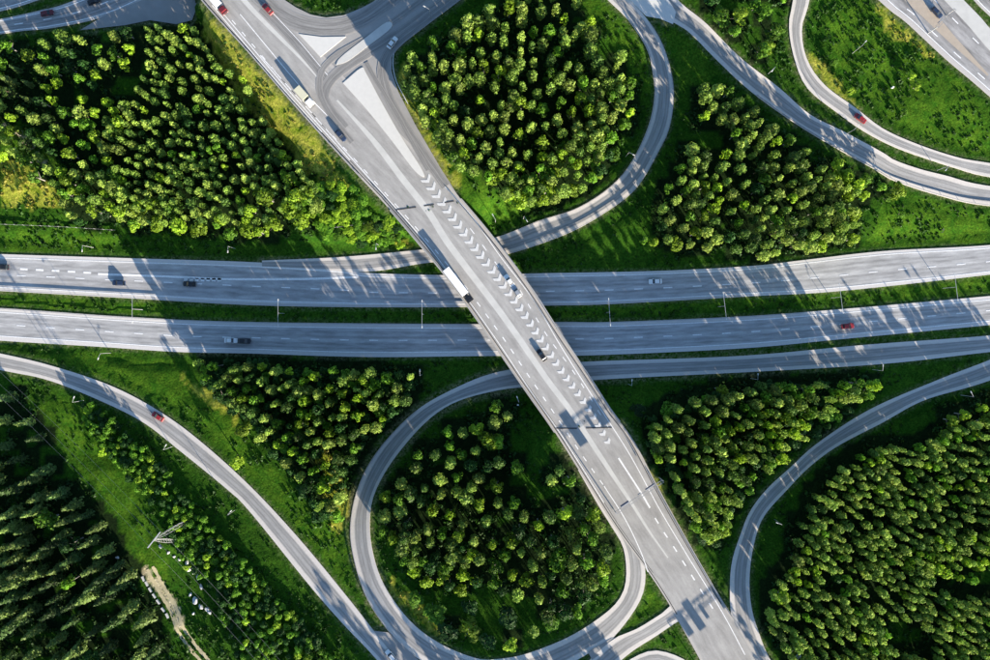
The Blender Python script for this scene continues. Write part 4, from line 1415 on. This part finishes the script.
# ------------------------------------------------------------------ power line
def pylon():
    hz = 24.0
    Tp = Vector(W(154, 540, hz))
    bases = [Vector(W(191, 518, .5)), Vector(W(176, 541, .5))]
    org = (bases[0] + bases[1]) / 2
    r = empty("power_pylon", (org.x, org.y, 0)); tag(r, "pale lattice power pylon standing in the thicket left of the slip road", "power pylon")
    o0 = Vector((org.x, org.y, 0))
    for bz in bases:
        a = bz - o0; t = Tp - o0
        b_ = MB()
        d = (t - a).normalized(); u = d.orthogonal().normalized(); v = d.cross(u)
        ks = 9
        offs = [(1, 0), (-.5, .87), (-.5, -.87)]
        rows = []
        for i in range(ks + 1):
            f = i / ks
            wd = .22 + .5 * math.sin(f * math.pi)
            rows.append([a + (t - a) * f + u * (ox * wd) + v * (oy * wd) for ox, oy in offs])
        for i in range(ks):
            for j in range(3):
                b_.tube(rows[i][j], rows[i + 1][j], .055, n=5)
                b_.tube(rows[i][j], rows[i + 1][(j + 1) % 3], .03, n=4)
        b_.build("lattice_leg", M['galv'], r)
    t = Tp - o0
    ax = Vector((.62, .78, 0))
    b_ = MB(); b_.bar(t - ax * 3.2, t + ax * 3.2, .3, .3); b_.build("cross_arm", M['galv'], r)
    for s in (-3, 0, 3):
        b_ = MB(); b_.tube(t + ax * s - Vector((0, 0, .1)), t + ax * s - Vector((0, 0, 1.1)), .1, n=6); b_.build("insulator", M['dark_steel'], r)
    return Tp, ax


Tp, axv = pylon()
for s, side in ((-3, 'western'), (0, 'middle'), (3, 'eastern')):
    for tgt, nm in ((W(330, 735, 16), 'lower right'), (W(-60, 330, 16), 'upper left')):
        A = Tp + axv * s - Vector((0, 0, 1.1)); B = Vector(tgt) + axv * s
        b_ = MB()
        K = 26
        pts = []
        for i in range(K + 1):
            f = i / K
            p = A.lerp(B, f); p.z -= 4 * 3.0 * f * (1 - f)
            pts.append(p)
        for p, q in zip(pts, pts[1:]): b_.tube(p, q, .022, n=4)
        o = b_.build("power_cable", M['cable'])
        tag(o, f"{side} overhead cable running from the pylon towards the {nm}", "power cable", "cables of the power line")

# ------------------------------------------------------------------ boulders and pale blocks by the track
ROCKS = [(160, 547, 1.0), (168, 553, .8), (174, 557, .7), (179, 560, .8), (187, 563, 1.1), (189, 569, 1.5), (194, 573, 1.3), (198, 577, 1.5), (201, 587, 1.2), (190, 595, .9),
         (195, 601, 1.7), (201, 607, 1.5), (207, 610, 1.2), (209, 613, 1.0), (193, 614, .8), (117, 558, .9)]
ords = ['first', 'second', 'third', 'fourth', 'fifth', 'sixth', 'seventh', 'eighth', 'ninth', 'tenth', 'eleventh', 'twelfth', 'thirteenth', 'fourteenth', 'fifteenth']
for i, (px, py, r_) in enumerate(ROCKS):
    rg = np.random.default_rng(i + 500)
    bm = bmesh.new()
    for _ in range(26):
        q = rg.normal(0, 1, 3); q /= np.linalg.norm(q)
        q = q * rg.uniform(.75, 1.1) * r_ * .72
        bm.verts.new((q[0] * 1.2, q[1] * .85, q[2] * .6))
    bmesh.ops.convex_hull(bm, input=bm.verts)
    bmesh.ops.delete(bm, geom=[v for v in bm.verts if not v.link_faces], context='VERTS')
    me = bpy.data.meshes.new("boulder"); bm.to_mesh(me); bm.free()
    o = link_mesh("boulder", me, [M['rock']])
    x, y, z = ground_px(px, py, .5)
    o.location = (x, y, z + r_ * .12); o.rotation_euler = (0, 0, rg.uniform(0, 6))
    lab = ("pale boulder alone at the edge of the conifer wood" if i == 15 else
           f"{'large' if r_ > 1.4 else 'small' if r_ < 1 else 'middling'} whitish boulder, {ords[i]} down the trail of rocks below the pylon")
    tag(o, lab, "boulder", "whitish boulders below the pylon")
for i, (px, py) in enumerate([(143, 579), (146.5, 584), (150, 590), (154, 596), (158, 602), (163, 610), (167, 616)]):
    b_ = MB().box(-.9, .9, -.35, .35, 0, .7, .04); o = b_.build("concrete_block", M['rock'], None, .04)
    x, y, z = ground_px(px, py, .4)
    o.location = (x, y, z - .05); o.rotation_euler = (0, 0, R(-57 + (i * 37 % 17) - 8))
    tag(o, f"pale concrete block beside the dirt track, {ords[i]} from its upper end", "concrete block", "concrete blocks lining the dirt track")
# white post in the upper right field, utility box under the highway
for px, py, nm, lab in ((893, 87, "marker_post", "white marker post in the middle of the upper right field"), (518, 405, "marker_post", "pale marker post in the shade inside the lower loop")):
    x, y, z = ground_px(px, py, 1)
    o = MB().box(-.35, .35, -.25, .25, -.2, 1.5, .05).build(nm, M['paint_white'], None, .03); o.location = (x, y, z)
    tag(o, lab, "post")

for k_, off_ in enumerate((-1.1, 1.1)):
    Q = resample(cr(np.array([(150, 568), (162, 590), (174, 610), (180, 628), (192, 646), (207, 664), (220, 690)], float)), 90)
    P_ = np.array([ground_px(a, b, 0) for a, b in Q])
    d_ = np.gradient(P_, axis=0); n_3 = np.stack([-d_[:, 1], d_[:, 0], np.zeros(90)], 1); n_3 /= np.linalg.norm(n_3, axis=1)[:, None]
    P_ = P_ + n_3 * off_; V = []
    for p, n in zip(P_, n_3):
        for sg in (1, -1):
            q = p + n * sg * (.42 + .3 * random.random()); V.append((q[0], q[1], float(sample(GZ, q[0], q[1])[0]) + .09))
    tag(mesh_from("dirt_track", V, [(2 * i, 2 * i + 1, 2 * i + 3, 2 * i + 2) for i in range(89)], [M['track']]), kind="structure")

# thin fence along the verge above the highway
for pts, lab in (([(-30, 223), (0, 224), (60, 226.5), (115, 230)], "thin wire fence along the top of the left grass bank"),
                 ([(320, 229), (345, 226), (372, 222.5)], "thin wire fence crossing the shrubby corner by the overpass")):
    Q = []
    for a, b in resample(cr(np.array(pts, float)), 40):
        x, y, z = ground_px(a, b, 1.2); Q.append((x, y, z))
    Q = np.array(Q); o0 = Q[0].copy(); L = Q - o0
    r = empty("wire_fence", tuple(o0)); tag(r, lab, "fence", "wire fences on the verge")
    d = np.gradient(L, axis=0); nn = np.stack([-d[:, 1], d[:, 0], np.zeros(len(L))], 1); nn /= np.linalg.norm(nn, axis=1)[:, None]
    prism_along("wire_mesh", L - nn * .02, L + nn * .02, 1.0, .55, M['cable'], r)
    s = np.r_[0, np.cumsum(np.hypot(*np.diff(L[:, :2], axis=0).T))]
    for t in np.arange(0, s[-1], 3.0):
        p = [np.interp(t, s, L[:, i]) for i in range(3)]
        MB().box(p[0] - .06, p[0] + .06, p[1] - .06, p[1] + .06, p[2] - .3, p[2] + 1.6).build("post", M['galv'], r)

# ------------------------------------------------------------------ trees: the largest as things of their own, the rest as one mass
for (px, py, rad, hh, tone, lab) in SINGLES:
    kd = tone.split('_')[0]
    x, y, z = ground_px(px, py, hh * .8)
    base_h, base_r, _ = KINDS[kd]
    TREES.append(dict(x=x, y=y, z=z, h=hh, s=hh / base_h, rs=rad / base_r, kind=kd, tone=tone, wood=None, px=px, py=py, var=int(RNG.integers(NVAR)), rot=1.0, label=lab))

LIM = 295
for kd in KINDS:
    cand = [t for t in TREES if t['kind'] == kd and 1 < t['px'] < 989 and 1 < t['py'] < 659 and (t['wood'] is None or t['wood']['ph'])]
    cand.sort(key=lambda t: -(t['rs'] + .25 * t['s'] + (10 if t['wood'] is None else 0)))
    for t in cand[:LIM]: t['own'] = True

ORD = ['', 'second ', 'third ', 'fourth ', 'fifth ', 'sixth ', 'seventh ', 'eighth ', 'ninth ', 'tenth ', 'eleventh ', 'twelfth ', 'thirteenth ', 'fourteenth ', 'fifteenth ', 'sixteenth ', 'seventeenth ', 'eighteenth ']
KN = {'pine': ('pine_tree', 'pine'), 'spruce': ('spruce_tree', 'spruce'), 'birch': ('birch_tree', 'broadleaf')}
TN = {'pine_lime': 'pale green', 'pine_mid': 'mid green', 'pine_dark': 'dark green', 'spruce_mid': 'olive green', 'spruce_dark': 'dark green', 'birch_lime': 'lime', 'birch_mid': 'grass green', 'birch_dark': 'dark green'}
cells = {}
for t in TREES:
    if not t.get('own') or t.get('label'): continue
    wd = t['wood']
    ys = [p[1] for p in wd['poly']]
    y0, y1 = max(0, min(ys)), min(660, max(ys))
    nb = max(1, min(12, int((y1 - y0) / 14)))
    band = int(np.clip((t['py'] - y0) / (y1 - y0) * nb, 0, nb - 1))
    cells.setdefault((wd['k'], t['tone'], band, nb), []).append(t)
for (wk, tone, band, nb), lst in cells.items():
    lst.sort(key=lambda t: t['px'])
    for i, t in enumerate(lst):
        pos = 'leftmost' if i == 0 else ORD[min(i, 17)] + 'from left'
        row = 'top row' if band == 0 else 'bottom row' if band == nb - 1 else f"{['', 'second', 'third', 'fourth', 'fifth', 'sixth', 'seventh', 'eighth', 'ninth', 'tenth', 'eleventh'][band]} row"
        t['label'] = f"{TN[tone]} {KN[t['kind']][1]} {pos} in {row} of {t['wood']['ph']}"
        if len(t['label'].split()) > 16: t['label'] = t['label'].replace(' of the ', ', ')
        if len(t['label'].split()) > 16: t['label'] = t['label'].replace(', leafy', ', leafy').replace(' green ', ' ', 1)

for t in TREES:
    if not t.get('own'): continue
    hh, rr, lst = KINDS[t['kind']]
    v = lst[t['var']]
    e = bpy.data.objects.new(KN[t['kind']][0], None)
    e.location = (t['x'], t['y'], t['z']); e.rotation_euler = (0, 0, t['rot']); e.scale = (t['rs'], t['rs'], t['s'])
    COL.objects.link(e)
    e["label"] = t['label']; e["category"] = "tree"
    e["group"] = "lone trees in the verges" if t['wood'] is None else f"{KN[t['kind']][1]} trees of {t['wood']['ph']}"
    cr_ = bpy.data.objects.new("crown", v['me']); COL.objects.link(cr_); cr_.parent = e
    cr_.material_slots[0].link = 'OBJECT'; cr_.material_slots[0].material = M[t['tone']]
    tk = bpy.data.objects.new("trunk", v['tr']); COL.objects.link(tk); tk.parent = e

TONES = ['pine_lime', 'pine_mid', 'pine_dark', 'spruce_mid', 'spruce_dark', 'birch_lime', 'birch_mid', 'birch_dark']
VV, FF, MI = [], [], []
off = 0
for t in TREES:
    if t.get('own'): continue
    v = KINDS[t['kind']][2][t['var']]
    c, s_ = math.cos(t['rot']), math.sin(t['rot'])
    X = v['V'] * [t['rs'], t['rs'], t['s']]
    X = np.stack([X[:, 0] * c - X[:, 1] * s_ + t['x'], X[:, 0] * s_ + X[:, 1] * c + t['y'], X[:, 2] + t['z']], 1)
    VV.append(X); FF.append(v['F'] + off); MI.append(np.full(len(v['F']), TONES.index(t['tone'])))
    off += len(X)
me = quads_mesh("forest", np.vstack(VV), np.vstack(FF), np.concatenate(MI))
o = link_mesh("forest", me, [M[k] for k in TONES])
tag(o, "dense mass of smaller trees filling the woods between the roads", kind="stuff")

# ------------------------------------------------------------------ undergrowth and tufts
UV_, UF, UM = [], [], []
off = 0
n_u = 26000
ux = RNG.uniform(-185, 185, n_u); uy = RNG.uniform(-125, 125, n_u)
upx = ux / S + 495; upy = 330 - uy / S
nd = sample(ND, ux, uy)
dn = vnoise(ux, uy, 13, 9) * .6 + vnoise(ux, uy, 4, 10) * .4
zz = sample(GZ, ux, uy)
frs = sample(ff, ux, uy)
keep = (nd > 1.3) & (dn > .40)
dryv = sample(dry.reshape(GX.shape), ux, uy)
dirtv = sample(dirt.reshape(GX.shape), ux, uy)
keep &= dirtv < .3
for i in np.where(keep)[0]:
    big = 1 if frs[i] > .3 else (dn[i] - .4) * 3.2
    hh = RNG.uniform(.12, .42) * (1 + 1.6 * (RNG.random() < .12)) + big * RNG.uniform(0, 1.0)
    if nd[i] < 3: hh = min(hh, .55)
    k = 9
    d = RNG.normal(0, 1, (k, 3)); d[:, 2] = abs(d[:, 2]) + .2; d /= np.linalg.norm(d, axis=1)[:, None]
    C = d * [hh * 1.1, hh * 1.1, hh * .8] * RNG.uniform(.5, 1, (k, 1)) + [ux[i], uy[i], zz[i]]
    V, F = cards(C, d, min(.75, .3 + hh * .35), RNG)
    UV_.append(V); UF.append(F + off); off += len(V)
    tn = 2 if dryv[i] > .4 and RNG.random() < .7 else (0 if RNG.random() < (.5 if frs[i] > .3 else .06) else 1)
    UM.append(np.full(k, tn))
me = quads_mesh("undergrowth", np.vstack(UV_), np.vstack(UF), np.concatenate(UM))
M['dry_tuft'] = leaf_mat("dry_tufts", (0.16, 0.18, 0.02), (0.34, 0.30, 0.06))
M['grass_tuft'] = leaf_mat("grass_tufts", (0.010, 0.050, 0.004), (0.045, 0.115, 0.012))
o = link_mesh("undergrowth", me, [M['birch_dark'], M['grass_tuft'], M['dry_tuft']])
tag(o, "low bushes and grass tufts scattered over the verges and slopes", kind="stuff")
print("TREES", len(TREES), {k: sum(1 for t in TREES if t['kind'] == k) for k in KINDS})
